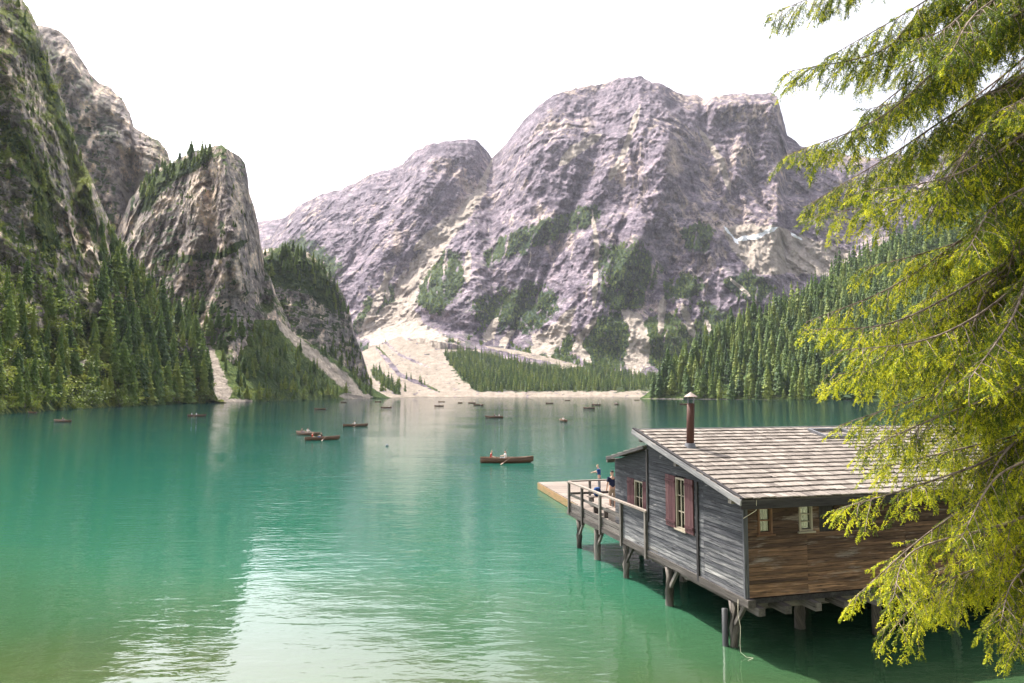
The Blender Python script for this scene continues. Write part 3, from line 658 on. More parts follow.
rg = np.random.default_rng(5)
def whole_conifer(rng, tiers, per, slim):
    V, Fc, cl = conifer(rng, tiers, per, slim); n = len(V)
    tv, tf = tube_pts([(0, 0, -.05), (0, 0, .4), (0, 0, .93)], [.014, .010, .002], 5)
    return V, Fc, cl, tv, tf
def make_conifer(rng, tiers, per, slim, mat=None):
    V, Fc, cl, tv, tf = whole_conifer(rng, tiers, per, slim)
    root = empty('spruce')
    mesh_obj('trunk', tv, tf, M_BARK, root, smooth=True)
    mesh_obj('crown', V, Fc, M_SPRUCE, root, attrs={'clump': cl})
    return root
def bush_geo(rng, n):
    c = rng.normal(size=(14, 3)) * (.26, .26, .20) + (0, 0, .55)
    c[:4] = rng.normal(size=(4, 3)) * (.3, .3, .08) + (0, 0, .22)
    ci = rng.integers(0, 14, n)
    p = c[ci] + rng.normal(size=(n, 3)) * .115
    a = rng.normal(size=(n, 3)); a /= np.linalg.norm(a, axis=1, keepdims=True)
    q = np.cross(a, rng.normal(size=(n, 3))); q /= np.linalg.norm(q, axis=1, keepdims=True)
    s = rng.uniform(.035, .075, (n, 1))
    V = np.stack([p - a * s, p + q * s * .6, p + a * s, p - q * s * .6], 1).reshape(-1, 3)
    V[:, 2] = np.maximum(V[:, 2], .01)
    return V, np.arange(n * 4).reshape(n, 4), np.repeat(((ci % 5) / 5.) * .8, 4)
def make_bush(rng):
    V, Fc, cl = bush_geo(rng, 420)
    root = empty('bush'); tv, tf = [], []
    for k in range(4):
        a = k * 1.6 + rng.uniform(0, 1)
        v, f = tube_pts([(0, 0, -.06), (math.cos(a) * .08, math.sin(a) * .08, .25), (math.cos(a) * .2, math.sin(a) * .2, .6)], [.022, .015, .006], 4)
        tf += [tuple(i + len(tv) for i in x) for x in f]; tv += v
    mesh_obj('stem', tv, tf, M_BARK, root)
    mesh_obj('foliage', V, Fc, M_LEAF, root, attrs={'clump': cl})
    return root
def in_view(p, h):
    x = 512 + F * p[0] / p[1]
    return -6 < x < 850
sp = [t for t in TREES if t[2] == 'spruce']; lf = [t for t in TREES if t[2] == 'leaf']
def rank(L, n):
    vis = sorted([t for t in L if in_view(t[0], t[1])], key=lambda t: -t[1] / t[0][1])
    top = vis[:n]; ids = {id(t) for t in top}
    return top, [t for t in L if id(t) not in ids]
sp_top, sp_rest = rank(sp, 296); lf_top, lf_rest = rank(lf, 120)
WHERE = {HR: ('dark green spruce in the dense wood on the right-hand hillside', 'spruces on the right hillside'),
         HS: ('dark spruce in the wood at the foot of the left-hand mountains', 'spruces on the left lakeside slope'),
         NC: ('spruce on the steep slope under the nearest left-hand cliff', 'spruces under the near cliff'),
         'mountain_rock_tower': ('small spruce standing on the rock tower on the left', 'spruces on the rock tower'),
         'mountain_wooded_knoll': ('small spruce on the low wooded rock knoll', 'spruces on the knoll'),
         VF: ('spruce on the valley floor at the far end of the lake', 'spruces at the far end of the lake'),
         'mountain_back_spur': ('tiny spruce on the skyline of the back spur', 'spruces on the back spur')}
protos = [make_conifer(rg, 15, 11, s) for s in (.15, .17, .19, .16, .21)]
used = set()
def place(protos, t, name, label, group, cat, wide):
    k = int(RNG.integers(0, len(protos)))
    if k in used: o = copy_tree(protos[k])
    else: o = protos[k]; used.add(k)
    o.location = Vector(t[0]) - Vector((0, 0, .3)); o.scale = (t[1] * wide, t[1] * wide, t[1]); o.rotation_euler = (RNG.normal() * .02, RNG.normal() * .02, RNG.uniform(0, 6.28))
    tag(o, label, cat, group)
for t in sp_top:
    lab, grp = WHERE[t[4]]; place(protos, t, 'spruce', lab, grp, 'tree', RNG.uniform(.8, 1.5))
used = set(); bprotos = [make_bush(rg) for _ in range(4)]
for t in lf_top:
    lab, grp = {NC: ('yellow-green broadleaf bush on the near cliff slope on the left', 'bushes under the near cliff'), HS: ('light green bush along the left lakeside wood', 'bushes along the left lakeside wood'),
                VF: ('low green bush on the pale shore at the far end of the lake', 'bushes on the far shore'),
                HR: ('round green bush at the foot of the right hillside wood', 'bushes at the foot of the right hillside')}[t[4]]
    place(bprotos, t, 'bush', lab, grp, 'bush', RNG.uniform(.9, 1.4))
# the rest of the woods: too many to count, one sheet of trees each
def forest(name, L, geo, mats, wide0, wide1):
    VV, FF, CC, TT = [], [], [], []; o = 0
    for t in L:
        V, Fc, cl = geo[int(RNG.integers(0, len(geo)))]
        a = RNG.uniform(0, 6.28); c, s = math.cos(a), math.sin(a); w = t[1] * RNG.uniform(wide0, wide1)
        X = np.stack([(V[:, 0] * c - V[:, 1] * s) * w, (V[:, 0] * s + V[:, 1] * c) * w, V[:, 2] * t[1]], -1) + t[0] - (0, 0, .3)
        VV.append(X); FF.append(Fc + o); CC.append(cl); TT.append(np.full(len(V), RNG.random())); o += len(V)
    ob = mesh_obj(name, np.concatenate(VV), np.concatenate(FF), mats, attrs={'clump': np.concatenate(CC), 'tone': np.concatenate(TT)})
    ob['kind'] = 'stuff'; return ob
geo_near = [conifer(rg, 13, 10, s) for s in (.15, .17, .19, .21)]
geo_far = [conifer(rg, 8, 7, s) for s in (.15, .17, .19)]
forest('forest_hillsides', [t for t in sp_rest if t[0][1] < 1000], geo_near, M_SPRUCE, .8, 1.55)
forest('forest_valley', [t for t in sp_rest if t[0][1] >= 1000], geo_far, M_SPRUCE, .9, 1.3)
geo_dwarf = [conifer(rg, 4, 5, s) for s in (.34, .42, .5)]
x_ = RNG.uniform(250, 860, 60000); y_ = RNG.uniform(190, 392, 60000); Q_ = surf('mountain_limestone_massif', x_, y_, .5); Q_ = Q_[~np.isnan(Q_[:, 0])]
forest('dwarf_pine_scrub', [(q, RNG.uniform(6, 13), 'spruce') for q in Q_[:6500]], geo_dwarf, M_SPRUCE, .8, 1.2)
print('dwarf', len(Q_))
if lf_rest: forest('undergrowth', lf_rest, [bush_geo(rg, 150) for _ in range(4)], M_LEAF, .9, 1.4)
print('trees', len(sp), len(sp_rest), 'bushes', len(lf), len(lf_rest))
# ------------------------------------------------------------------ timber
def timber_mat(name, stops, wear=None, rough=.85, grain=1.0, spec=.15):
    m, nt, out = new_mat(name); b = NB(nt)
    g = b.attr('grain').outputs['Vector']; tone = b.attr('tone').outputs['Fac']
    f1 = b.noise(b.mapping(g, (1.6, 26, 26)), 1, 5, .65, .6)
    f2 = b.noise(b.mapping(g, (.55, 5, 5)), 1, 3, .6)
    f = b.math('ADD', b.math('MULTIPLY', f1, .55), b.math('ADD', b.math('MULTIPLY', f2, .45), b.math('MULTIPLY', b.math('SUBTRACT', tone, .5), .26)))
    col = b.ramp(f, stops)
    if wear:
        pos = b.n('ShaderNodeTexCoord').outputs['Object']
        w = b.noise(b.mapping(pos, wear[2]), 1, 5, .65, .3)
        k = b.ss(b.math('ADD', w, b.math('MULTIPLY', b.math('SUBTRACT', f1, .5), .5)), *wear[1])
        col = b.mix(k, col, wear[0])
    cr = b.ss(f1, .30, .42)
    col = b.mix(b.math('SUBTRACT', 1.0, cr), col, (.012, .011, .011))
    b.l(b.diff(col, b.bump(f1, .6 * grain, .012), rough, spec).outputs[0], out.inputs[0]); return m
M_GREY = timber_mat('weathered_grey_boards', [(.22, (.035, .036, .042)), (.45, (.095, .096, .105)), (.62, (.21, .205, .205)), (.8, (.38, .36, .34))])
M_GABLE = timber_mat('weathered_blue_grey_boards', [(.22, (.016, .017, .021)), (.45, (.050, .051, .058)), (.60, (.125, .124, .128)), (.80, (.38, .365, .345))], ((.22, .205, .20), (.60, .82), (1.2, 1.4, 7)))
M_BROWN = timber_mat('weathered_brown_boards', [(.22, (.022, .014, .011)), (.43, (.064, .040, .029)), (.58, (.150, .088, .055)), (.76, (.48, .28, .155))], ((.20, .17, .15), (.54, .74), (.8, 1, 3.5)))
M_ROOF = timber_mat('silvered_roof_shingles', [(.2, (.06, .052, .050)), (.42, (.140, .120, .104)), (.60, (.222, .193, .168)), (.85, (.31, .276, .244))], None, .9)
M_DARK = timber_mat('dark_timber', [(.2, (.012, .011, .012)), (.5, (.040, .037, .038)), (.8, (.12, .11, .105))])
M_BEAM = timber_mat('grey_beam_timber', [(.2, (.03, .026, .024)), (.45, (.085, .075, .068)), (.65, (.18, .162, .145)), (.85, (.33, .30, .265))])
M_DECK = timber_mat('sunbleached_deck_boards', [(.2, (.07, .055, .046)), (.45, (.16, .13, .11)), (.7, (.25, .215, .185)), (.9, (.33, .295, .26))])
M_RED = timber_mat('maroon_painted_boards', [(.2, (.034, .014, .016)), (.5, (.070, .030, .034)), (.8, (.12, .065, .065))], ((.11, .08, .078), (.60, .8), (2, 2, 6)))
M_PALE = timber_mat('pale_window_wood', [(.2, (.16, .135, .10)), (.6, (.30, .265, .205)), (.9, (.42, .38, .31))])
M_BRN_FR = timber_mat('brown_window_wood', [(.2, (.045, .024, .016)), (.6, (.13, .07, .042)), (.9, (.26, .16, .10))])
M_BOAT = timber_mat('varnished_boat_wood', [(.2, (.032, .016, .009)), (.5, (.105, .050, .024)), (.8, (.20, .105, .05))], None, .35, .4, .5)
M_BOATIN = timber_mat('boat_inside_wood', [(.2, (.06, .032, .018)), (.5, (.15, .082, .046)), (.8, (.26, .16, .095))], None, .5, .4, .3)
def plain(name, c, rough=.6, spec=.3, metal=0.):
    m, nt, out = new_mat(name); b = NB(nt)
    pos = b.n('ShaderNodeTexCoord').outputs['Object']
    f = b.noise(pos, 9, 4, .6)
    d = b.diff(b.mix(f, tuple(x * .72 for x in c), tuple(min(1, x * 1.25) for x in c)), None, rough, spec); d.inputs['Metallic'].default_value = metal
    b.l(d.outputs[0], out.inputs[0]); return m
M_PIPE = plain('rusty_stove_pipe', (.07, .03, .022), .7, .3, .2)
M_CAP = plain('dull_pipe_cap', (.24, .19, .165), .7, .3, .2)
M_TIN = plain('grey_flashing', (.16, .16, .17), .5, .4, .5)
M_CURT = plain('cream_curtain', (.40, .36, .29), .9, .1)
M_ROPE = plain('pale_rope', (.50, .46, .36), .9, .1)
M_BLACK = plain('black_sleeve', (.02, .022, .024), .5, .4)
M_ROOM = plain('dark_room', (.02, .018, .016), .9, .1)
def glass_mat():
    m, nt, out = new_mat('window_glass'); b = NB(nt)
    t = b.n('ShaderNodeBsdfTransparent'); t.inputs[0].default_value = (.72, .76, .74, 1)
    g = b.n('ShaderNodeBsdfGlossy'); g.inputs['Roughness'].default_value = .03
    f = b.n('ShaderNodeFresnel'); f.inputs[0].default_value = 1.55
    x = b.n('ShaderNodeMixShader'); b.l(b.math('ADD', f.outputs[0], .06), x.inputs[0]); b.l(t.outputs[0], x.inputs[1]); b.l(g.outputs[0], x.inputs[2])
    b.l(x.outputs[0], out.inputs[0]); return m
M_GLASS = glass_mat()

class MB:
    """collects timber pieces; every piece carries its own grain coordinates and tone"""
    def __init__(s): s.V, s.F, s.G, s.T = [], [], [], []
    def hexa(s, c8, axis, tone=None):
        """8 corners (bottom 4 then top 4, same order); axis: 0/1/2 the long edge for the grain"""
        o = len(s.V); c8 = [Vector(c) for c in c8]
        ex, ey, ez = (c8[1] - c8[0]).length, (c8[3] - c8[0]).length, (c8[4] - c8[0]).length
        loc = [(0, 0, 0), (ex, 0, 0), (ex, ey, 0), (0, ey, 0), (0, 0, ez), (ex, 0, ez), (ex, ey, ez), (0, ey, ez)]
        r = (random.uniform(0, 60), random.uniform(0, 60), random.uniform(0, 60)); t = random.random() if tone is None else tone
        for c, q in zip(c8, loc):
            s.V.append(tuple(c)); s.T.append(t)
            k = (q[axis], q[(axis + 1) % 3], q[(axis + 2) % 3]); s.G.append((k[0] + r[0], k[1] + r[1], k[2] + r[2]))
        s.F += [tuple(o + i for i in f) for f in ((0, 3, 2, 1), (4, 5, 6, 7), (0, 1, 5, 4), (1, 2, 6, 5), (2, 3, 7, 6), (3, 0, 4, 7))]
    def box(s, a, b_, axis=None, tone=None):
        x0, y0, z0 = a; x1, y1, z1 = b_
        if axis is None: axis = int(np.argmax([abs(x1 - x0), abs(y1 - y0), abs(z1 - z0)]))
        s.hexa([(x0, y0, z0), (x1, y0, z0), (x1, y1, z0), (x0, y1, z0), (x0, y0, z1), (x1, y0, z1), (x1, y1, z1), (x0, y1, z1)], axis, tone)
    def beam(s, p, q, w, h, up=(0, 0, 1), tone=None):
        p, q = Vector(p), Vector(q); d = (q - p).normalized(); sd = d.cross(Vector(up))
        if sd.length < 1e-3: sd = d.cross(Vector((0, 1, 0)))
        sd.normalize(); u_ = sd.cross(d); sd *= w / 2; u_ *= h / 2
        s.hexa([p - sd - u_, q - sd - u_, q + sd - u_, p + sd - u_, p - sd + u_, q - sd + u_, q + sd + u_, p + sd + u_], 0, tone)
    def tube(s, pts, rad, sides=8, tone=None):
        V, Fc = tube_pts(pts, rad, sides); o = len(s.V); r = random.uniform(0, 60); t = random.random() if tone is None else tone
        for i, v in enumerate(V): s.V.append(v); s.T.append(t); s.G.append((v[2] + r + .3 * v[0], .12 * (i % sides), r))
        s.F += [tuple(o + i for i in f) for f in Fc]
    def poly(s, V, Fc, tone=.5, g=None):
        o = len(s.V)
        for i, v in enumerate(V): s.V.append(tuple(v)); s.T.append(tone); s.G.append(g[i] if g else tuple(v))
        s.F += [tuple(o + i for i in f) for f in Fc]
    def build(s, name, mat, parent=None, smooth=False):
        return mesh_obj(name, s.V, s.F, mat, parent, attrs={'tone': s.T, 'grain': s.G}, smooth=smooth)

# ------------------------------------------------------------------ the boathouse; local x runs along the long wall, y along the gable wall
HX, HY, HA = 6.30, 18.80, math.radians(14.5)
UX, UY = Vector((math.cos(HA), math.sin(HA), 0)), Vector((-math.sin(HA), math.cos(HA), 0))
HO = Vector((HX, HY, 0))
def to_local(p): d = p - HO; return Vector((d.dot(UX), d.dot(UY), p.z))
def on_plane(px, py, axis, val):
    """where the sight line of a measured picture point meets the wall plane x=val (axis 0) or y=val (axis 1), in boathouse coordinates"""
    d = Vector(ray(px, py)); o = Vector((0, 0, CAMZ)); nrm = UX if axis == 0 else UY
    t = (val - (o - HO).dot(nrm)) / d.dot(nrm); return to_local(o + d * t)
house = empty('boathouse', HO, HA)
tag(house, 'weathered wooden boathouse on stilts with a pale shingle roof and a railed deck', 'boathouse')
FZ = 1.50; L_MAIN = 5.85; L_ANX = 8.75; LEN = 13.2; DECK = 14.45
EAVE_T = -.45; RIDGE_T = 6.45
pe = on_plane(741, 500, 0, -.38); pr = on_plane(633, 430, 0, -.38)
z_e, z_r = pe.z, pr.z; EAVE_T, RIDGE_T = pe.y, pr.y
SL = (z_r - z_e) / (RIDGE_T - EAVE_T)
def roof_z(t): return z_e + SL * (t - EAVE_T)
print('roof', EAVE_T, RIDGE_T, z_e, z_r, SL, 'corner', on_plane(741, 600, 0, 0), on_plane(616, 500, 0, .0), on_plane(647, 540, 0, 0), on_plane(568, 511, 0, 0))
def boards_wall(mbs, axis, val, a0, a1, z0, ztop, hole=(), th=.05, bh=.125, split=None, sgn=-1, lo=None):
    """horizontal boards on plane axis=val from a0..a1; ztop(a) upper limit; hole = list of (a0,a1,z0,z1)"""
    z = z0
    while z < 9:
        h = bh * random.uniform(.85, 1.15); zt = z + h - .008
        def clip(z_):
            if ztop is None: return a0
            return a0
        segs = [(a0, a1)]
        for (q0, q1, r0, r1) in hole:
            if zt > r0 + .01 and z < r1 - .01:
                n_ = []
                for (s0, s1) in segs:
                    if q0 > s0: n_.append((s0, min(q0, s1)))
                    if q1 < s1: n_.append((max(q1, s0), s1))
                segs = [x for x in n_ if x[1] - x[0] > .02]
        if split:
            n_ = []
            for (s0, s1) in segs:
                c = [s0] + [q + random.uniform(-.01, .01) for q in split if s0 + .1 < q < s1 - .1] + [s1]
                n_ += [(c[i], c[i + 1] - .006) for i in range(len(c) - 1)]
            segs = n_
        done = True
        for (s0, s1) in segs:
            # cut by the sloping top
            zl0, zl1 = ztop(s0), ztop(s1)
            if max(zl0, zl1) <= z + .02: continue
            done = False
            def start(zz):
                if ztop(s0) >= zz and ztop(s1) >= zz: return s0, s1
                k = (zz - ztop(s0)) / (ztop(s1) - ztop(s0) + 1e-9); q = s0 + (s1 - s0) * min(max(k, 0), 1)
                return (q, s1) if ztop(s1) > ztop(s0) else (s0, q)
            zt_ = min(zt, max(zl0, zl1) - .004)
            (b0, b1), (t0, t1) = start(z), start(zt_)
            o = random.uniform(-.006, .006); f0, f1 = val + sgn * (th + o), val
            mb = random.choice(mbs) if isinstance(mbs, list) else mbs
            lift = .012 * sgn
            if axis == 0: c = [(f0 + lift, b0, z), (f0 + lift, b1, z), (f1, b1, z), (f1, b0, z), (f0, t0, zt_), (f0, t1, zt_), (f1, t1, zt_), (f1, t0, zt_)]
            else: c = [(b0, f0 + lift, z), (b1, f0 + lift, z), (b1, f1, z), (b0, f1, z), (t0, f0, zt_), (t1, f0, zt_), (t1, f1, zt_), (t0, f1, zt_)]
            mb.hexa(c, 0, min(1, max(0, random.random() * .6 + .55 * (1 - (z - z0) / 1.5))))  # lower boards paler: bleached wood plus sunlight below the eave put into tone
        if done and z > z0 + 1: break
        z += h
# windows measured off the picture
def rect(x0, y0, x1, y1, axis, val):
    p, q = on_plane(x0, y0, axis, val), on_plane(x1, y1, axis, val); k = 1 - axis
    return sorted((p[k], q[k])) + sorted((p.z, q.z))
W1 = rect(677.6, 477, 687.8, 529, 0, 0); W1 = [W1[0], W1[1], FZ + 1.02, FZ + 1.95]
pa = on_plane(682, 478, 0, 0); pb = on_plane(682, 529, 0, 0); W1[2], W1[3] = pb.z, pa.z
ANX_V = .32
pa = on_plane(641, 481, 0, ANX_V); pb = on_plane(641, 514, 0, ANX_V); q0 = on_plane(645, 500, 0, ANX_V); q1 = on_plane(636.5, 500, 0, ANX_V)
W2 = [q0.y, q1.y, pb.z, pa.z]
W3 = rect(756, 507, 771, 533, 1, 0); W4 = rect(797, 505, 811, 530, 1, 0)
pa = on_plane(832, 503, 1, 0); pb = on_plane(832, 531, 1, 0); pc = on_plane(818, 520, 1, 0); pd = on_plane(833, 520, 1, 0)
print('windows', W1, W2, W3, W4)
# walls
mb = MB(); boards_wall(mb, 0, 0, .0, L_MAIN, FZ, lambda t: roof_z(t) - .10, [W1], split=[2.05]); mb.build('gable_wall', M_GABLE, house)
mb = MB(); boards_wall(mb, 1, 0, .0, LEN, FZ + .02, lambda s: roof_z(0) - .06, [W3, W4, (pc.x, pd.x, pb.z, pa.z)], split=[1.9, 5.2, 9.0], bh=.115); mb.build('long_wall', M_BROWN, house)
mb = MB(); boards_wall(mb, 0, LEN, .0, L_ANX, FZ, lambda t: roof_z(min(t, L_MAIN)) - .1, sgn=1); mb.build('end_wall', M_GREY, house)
a_top = on_plane(643.5, 446, 0, -.1); a_low = on_plane(606.6, 457.5, 0, -.1)
AS = (a_low.z - a_top.z) / (a_low.y - a_top.y)
def anx_z(t): return a_top.z + AS * (t - a_top.y)
L_ANX = on_plane(616.5, 500, 0, ANX_V).y
print('annex', a_top, a_low, L_ANX)
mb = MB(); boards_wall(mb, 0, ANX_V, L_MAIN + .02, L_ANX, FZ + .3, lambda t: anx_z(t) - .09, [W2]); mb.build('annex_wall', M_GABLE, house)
mb = MB(); boards_wall(mb, 1, L_ANX, ANX_V, LEN, FZ + .3, lambda s: anx_z(L_ANX) - .1, sgn=1)
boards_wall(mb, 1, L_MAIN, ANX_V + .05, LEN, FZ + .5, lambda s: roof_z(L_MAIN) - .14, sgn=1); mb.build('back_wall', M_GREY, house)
mb = MB(); boards_wall(mb, 1, L_ANX - .3, 2.2, LEN, .06, lambda s: FZ - .2, sgn=1, bh=.18); boards_wall(mb, 0, LEN - .2, .4, L_ANX - .3, .06, lambda s: FZ - .2, sgn=1, bh=.18); mb.build('added_shade_boards', M_DARK, house)  # boards added under the floor to darken the water seen between the stilts
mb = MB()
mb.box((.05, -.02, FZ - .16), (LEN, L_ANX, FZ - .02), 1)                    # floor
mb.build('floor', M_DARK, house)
# dark closed-off opening in the long wall
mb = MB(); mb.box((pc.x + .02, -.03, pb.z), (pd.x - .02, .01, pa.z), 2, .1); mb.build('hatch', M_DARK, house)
# sill beam, corner boards, battens
mb = MB()
mb.box((-.10, -.22, FZ - .20), (.14, DECK, FZ + .005), 1)
mb.build('sill_beam', M_BEAM, house)
mb = MB(); mb.box((-.085, -.075, FZ - .02), (.045, .0, z_e + .10), 2); mb.build('corner_board', M_GREY, house)
def batten(px, y0, y1, val=0.0, w=.11):
    p, q = on_plane(px, y0, 0, val - .05), on_plane(px, y1, 0, val - .05)
    mb = MB(); mb.box((val - .105, p.y - w / 2, q.z), (val - .062, p.y + w / 2, p.z), 2); mb.build('batten', M_DARK, house)
batten(697.5, 482, 580); batten(647.5, 449, 520, 0)
# joists poking out under the long wall
for px in (755.5, 782, 812, 840, 872, 905):
    p = on_plane(px, 594, 1, -.1)
    mb = MB(); mb.box((p.x - .10, -.30 - random.uniform(0, .08), FZ - .38), (p.x + .10, 8.2, FZ - .17), 1); mb.build('joist', M_BEAM, house)
# window builder
def window(axis, val, r, frame_m, mull=(1, 2), th=.05, curtain=True, sill=True, fw=.055):
    a0, a1, z0, z1 = r; s = -1
    def bx(mb, a, b_, d0, d1, zz0, zz1):
        if axis == 0: mb.box((val + d0, a, zz0), (val + d1, b_, zz1))
        else: mb.box((a, val + d0, zz0), (b_, val + d1, zz1))
    mb = MB()
    bx(mb, a0, a0 + fw, -.085, .04, z0, z1); bx(mb, a1 - fw, a1, -.085, .04, z0, z1); bx(mb, a0 + fw, a1 - fw, -.085, .04, z1 - fw, z1); bx(mb, a0 + fw, a1 - fw, -.085, .04, z0, z0 + fw)
    if sill: bx(mb, a0 - .06, a1 + .06, -.13, -.07, z0 - .05, z0 - .003)
    w = mb.build('window', frame_m, house)
    mb = MB(); wi = a1 - a0 - 2 * fw; hi = z1 - z0 - 2 * fw
    for i in range(1, mull[0] + 1):
        c = a0 + fw + wi * i / (mull[0] + 1); bx(mb, c - .016, c + .016, -.055, -.025, z0 + fw, z1 - fw)
    for i in range(1, mull[1] + 1):
        c = z0 + fw + hi * i / (mull[1] + 1); bx(mb, a0 + fw, a1 - fw, -.052, -.028, c - .014, c + .014)
    mb.build('glazing_bar', frame_m, w)
    mb = MB(); bx(mb, a0 + fw, a1 - fw, -.012, -.006, z0 + fw, z1 - fw); mb.build('pane', M_GLASS, w)
    if curtain:
        V, Fc = [], []
        for side in (0, 1):
            n = 12; o = len(V)
            for k in range(n + 1):
                c = a0 + fw + wi * (k / n * .42 + side * .58); d = .05 + .02 * math.sin(k * 2.4)
                for zz in (z0 + fw, z1 - fw): V.append((val + d, c, zz) if axis == 0 else (c, val + d, zz))
            Fc += [(o + 2 * k, o + 2 * k + 2, o + 2 * k + 3, o + 2 * k + 1) for k in range(n)]
        mesh_obj('curtain', V, Fc, M_CURT, w, smooth=True)
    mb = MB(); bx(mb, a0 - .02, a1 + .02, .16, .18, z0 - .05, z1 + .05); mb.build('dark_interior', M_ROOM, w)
    return w
window(0, 0, W1, M_PALE); window(0, ANX_V, W2, M_PALE, (1, 1)); window(1, 0, W3, M_BRN_FR, (0, 1)); window(1, 0, W4, M_PALE, (0, 2), fw=.05)
def shutter(a0, a1, z0, z1, val):
    mb = MB(); n = 3
    for i in range(n):
        c0 = a0 + (a1 - a0) * i / n; c1 = a0 + (a1 - a0) * (i + 1) / n - .006
        mb.box((val - .105, c0, z0), (val - .067, c1, z1), 2)
    sh = mb.build('shutter', M_RED, house)
    mb = MB()
    for zz in (z0 + .14, z1 - .22): mb.box((val - .128, a0 + .01, zz), (val - .1055, a1 - .01, zz + .08), 1, .3)
    mb.build('ledge', M_RED, sh)
sw = on_plane(667.5, 500, 0, -.1).y - on_plane(677.2, 500, 0, -.1).y
shutter(W1[1] + .01, W1[1] + sw, W1[2] - .02, W1[3] + .03, 0); shutter(W1[0] - sw * .8, W1[0] - .01, W1[2] - .02, W1[3] + .03, 0)
shutter(W2[1] + .01, W2[1] + .62, W2[2] - .02, W2[3] + .03, ANX_V); shutter(W2[0] - .42, W2[0] - .01, W2[2] - .02, W2[3] + .03, ANX_V)
# roof of split shingle boards in courses
def roof(name, t0, t1, v0, v1, zf, ncourse, mat, th=.035, wid=(.14, .30)):
    mb = MB(); n = ncourse; step = (t1 - t0) / n
    sl = (zf(t1) - zf(t0)) / (t1 - t0); sg = 1 if sl > 0 else -1
    for i in range(n):
        ta = t0 + step * i if sg > 0 else t1 - step * i
        v = v0 - random.uniform(0, .04)
        while v < v1:
            w = random.uniform(*wid); j = random.uniform(-.03, .015); e = random.uniform(-.003, .004)
            tb = ta + sg * step * 1.12; ta_ = ta + sg * j
            lo = zf(ta_) + .052 + e; hi = zf(tb) + .010
            x1 = min(v + w - random.uniform(.002, .006), v1)
            mb.hexa([(v, ta_, lo - th), (x1, ta_, lo - th + random.uniform(-.006, .006)), (x1, tb, hi - th), (v, tb, hi - th),
                     (v, ta_, lo), (x1, ta_, lo + random.uniform(-.006, .006)), (x1, tb, hi), (v, tb, hi)], 1)
            v += w
    return mb.build(name, mat, house)
V0 = -.38
rf = roof('roof', EAVE_T, RIDGE_T, V0, LEN + .5, roof_z, 18, M_ROOF)
mb = MB()
mb.hexa([(V0 + .05, EAVE_T + .05, roof_z(EAVE_T + .05) - .09), (LEN + .45, EAVE_T + .05, roof_z(EAVE_T + .05) - .09), (LEN + .45, RIDGE_T - .05, roof_z(RIDGE_T) - .10), (V0 + .05, RIDGE_T - .05, roof_z(RIDGE_T) - .10),
         (V0 + .05, EAVE_T + .05, roof_z(EAVE_T + .05) - .025), (LEN + .45, EAVE_T + .05, roof_z(EAVE_T + .05) - .025), (LEN + .45, RIDGE_T - .05, roof_z(RIDGE_T) - .03), (V0 + .05, RIDGE_T - .05, roof_z(RIDGE_T) - .03)], 0)
mb.build('roof_boarding', M_DARK, rf)
mb = MB()
mb.beam((V0 - .03, EAVE_T - .05, roof_z(EAVE_T - .05) - .06), (V0 - .03, RIDGE_T + .02, roof_z(RIDGE_T) - .06), .045, .16, tone=.75)
mb.build('verge_board', M_GREY, rf)
mb = MB(); mb.beam((V0 + .03, EAVE_T - .03, roof_z(EAVE_T - .03) + .035), (V0 + .03, RIDGE_T, roof_z(RIDGE_T) + .062), .11, .05, tone=.1); mb.build('verge_cap', M_DARK, rf)
mb = MB(); mb.box((V0 + .02, EAVE_T + .03, roof_z(EAVE_T) - .26), (LEN + .4, EAVE_T + .10, roof_z(EAVE_T) - .065), 0, .35); mb.build('fascia_board', M_DARK, rf)
mb = MB(); mb.box((V0, RIDGE_T - .02, roof_z(RIDGE_T) - .12), (LEN + .5, RIDGE_T + .05, roof_z(RIDGE_T) + .045), 0); mb.build('ridge_board', M_GREY, rf)
mb = MB(); mb.box((V0 - .0, .02, roof_z(.0) - .27), (.0, .18, roof_z(.0) - .11), 0); mb.box((V0, 3.1, roof_z(3.1) - .27), (0, 3.26, roof_z(3.1) - .11), 0); mb.box((V0, L_MAIN - .2, roof_z(L_MAIN) - .30), (0, L_MAIN - .04, roof_z(L_MAIN) - .14), 0)
mb.build('purlin', M_BEAM, rf)
ar = roof('annex_roof', L_MAIN + .1, a_low.y, -.12, LEN, anx_z, 6, M_ROOF)
mb = MB(); mb.beam((-.13, L_MAIN + .1, anx_z(L_MAIN + .1) - .045), (-.13, a_low.y - .02, anx_z(a_low.y) - .045), .04, .10); mb.build('verge_board', M_DARK, ar)
mb = MB(); mb.box((-.05, L_ANX + .02, anx_z(L_ANX) - .2), (.9, L_ANX + .14, anx_z(L_ANX) - .05), 0); mb.build('purlin', M_BEAM, ar)
# roof hatch half hidden by the branches
p = None
d = Vector(ray(834, 434)); o = Vector((0, 0, CAMZ)); nr = (UY * (-SL) + Vector((0, 0, 1)))
k = (roof_z(0) + 0.05 - o.dot(nr) - (HO.dot(UY) * SL)) / d.dot(nr); hp = to_local(o + d * k)
print('hatch at', hp)
mb = MB(); zh = lambda t: roof_z(t) + .05
for (x0, x1, y0, y1) in ((hp.x - .75, hp.x - .67, hp.y - .5, hp.y + .5), (hp.x + .67, hp.x + .75, hp.y - .5, hp.y + .5), (hp.x - .67, hp.x + .67, hp.y - .5, hp.y - .42), (hp.x - .67, hp.x + .67, hp.y + .42, hp.y + .5)):
    mb.hexa([(x0, y0, zh(y0) - .05), (x1, y0, zh(y0) - .05), (x1, y1, zh(y1) - .05), (x0, y1, zh(y1) - .05), (x0, y0, zh(y0) + .09), (x1, y0, zh(y0) + .09), (x1, y1, zh(y1) + .09), (x0, y1, zh(y1) + .09)], 0, .3)
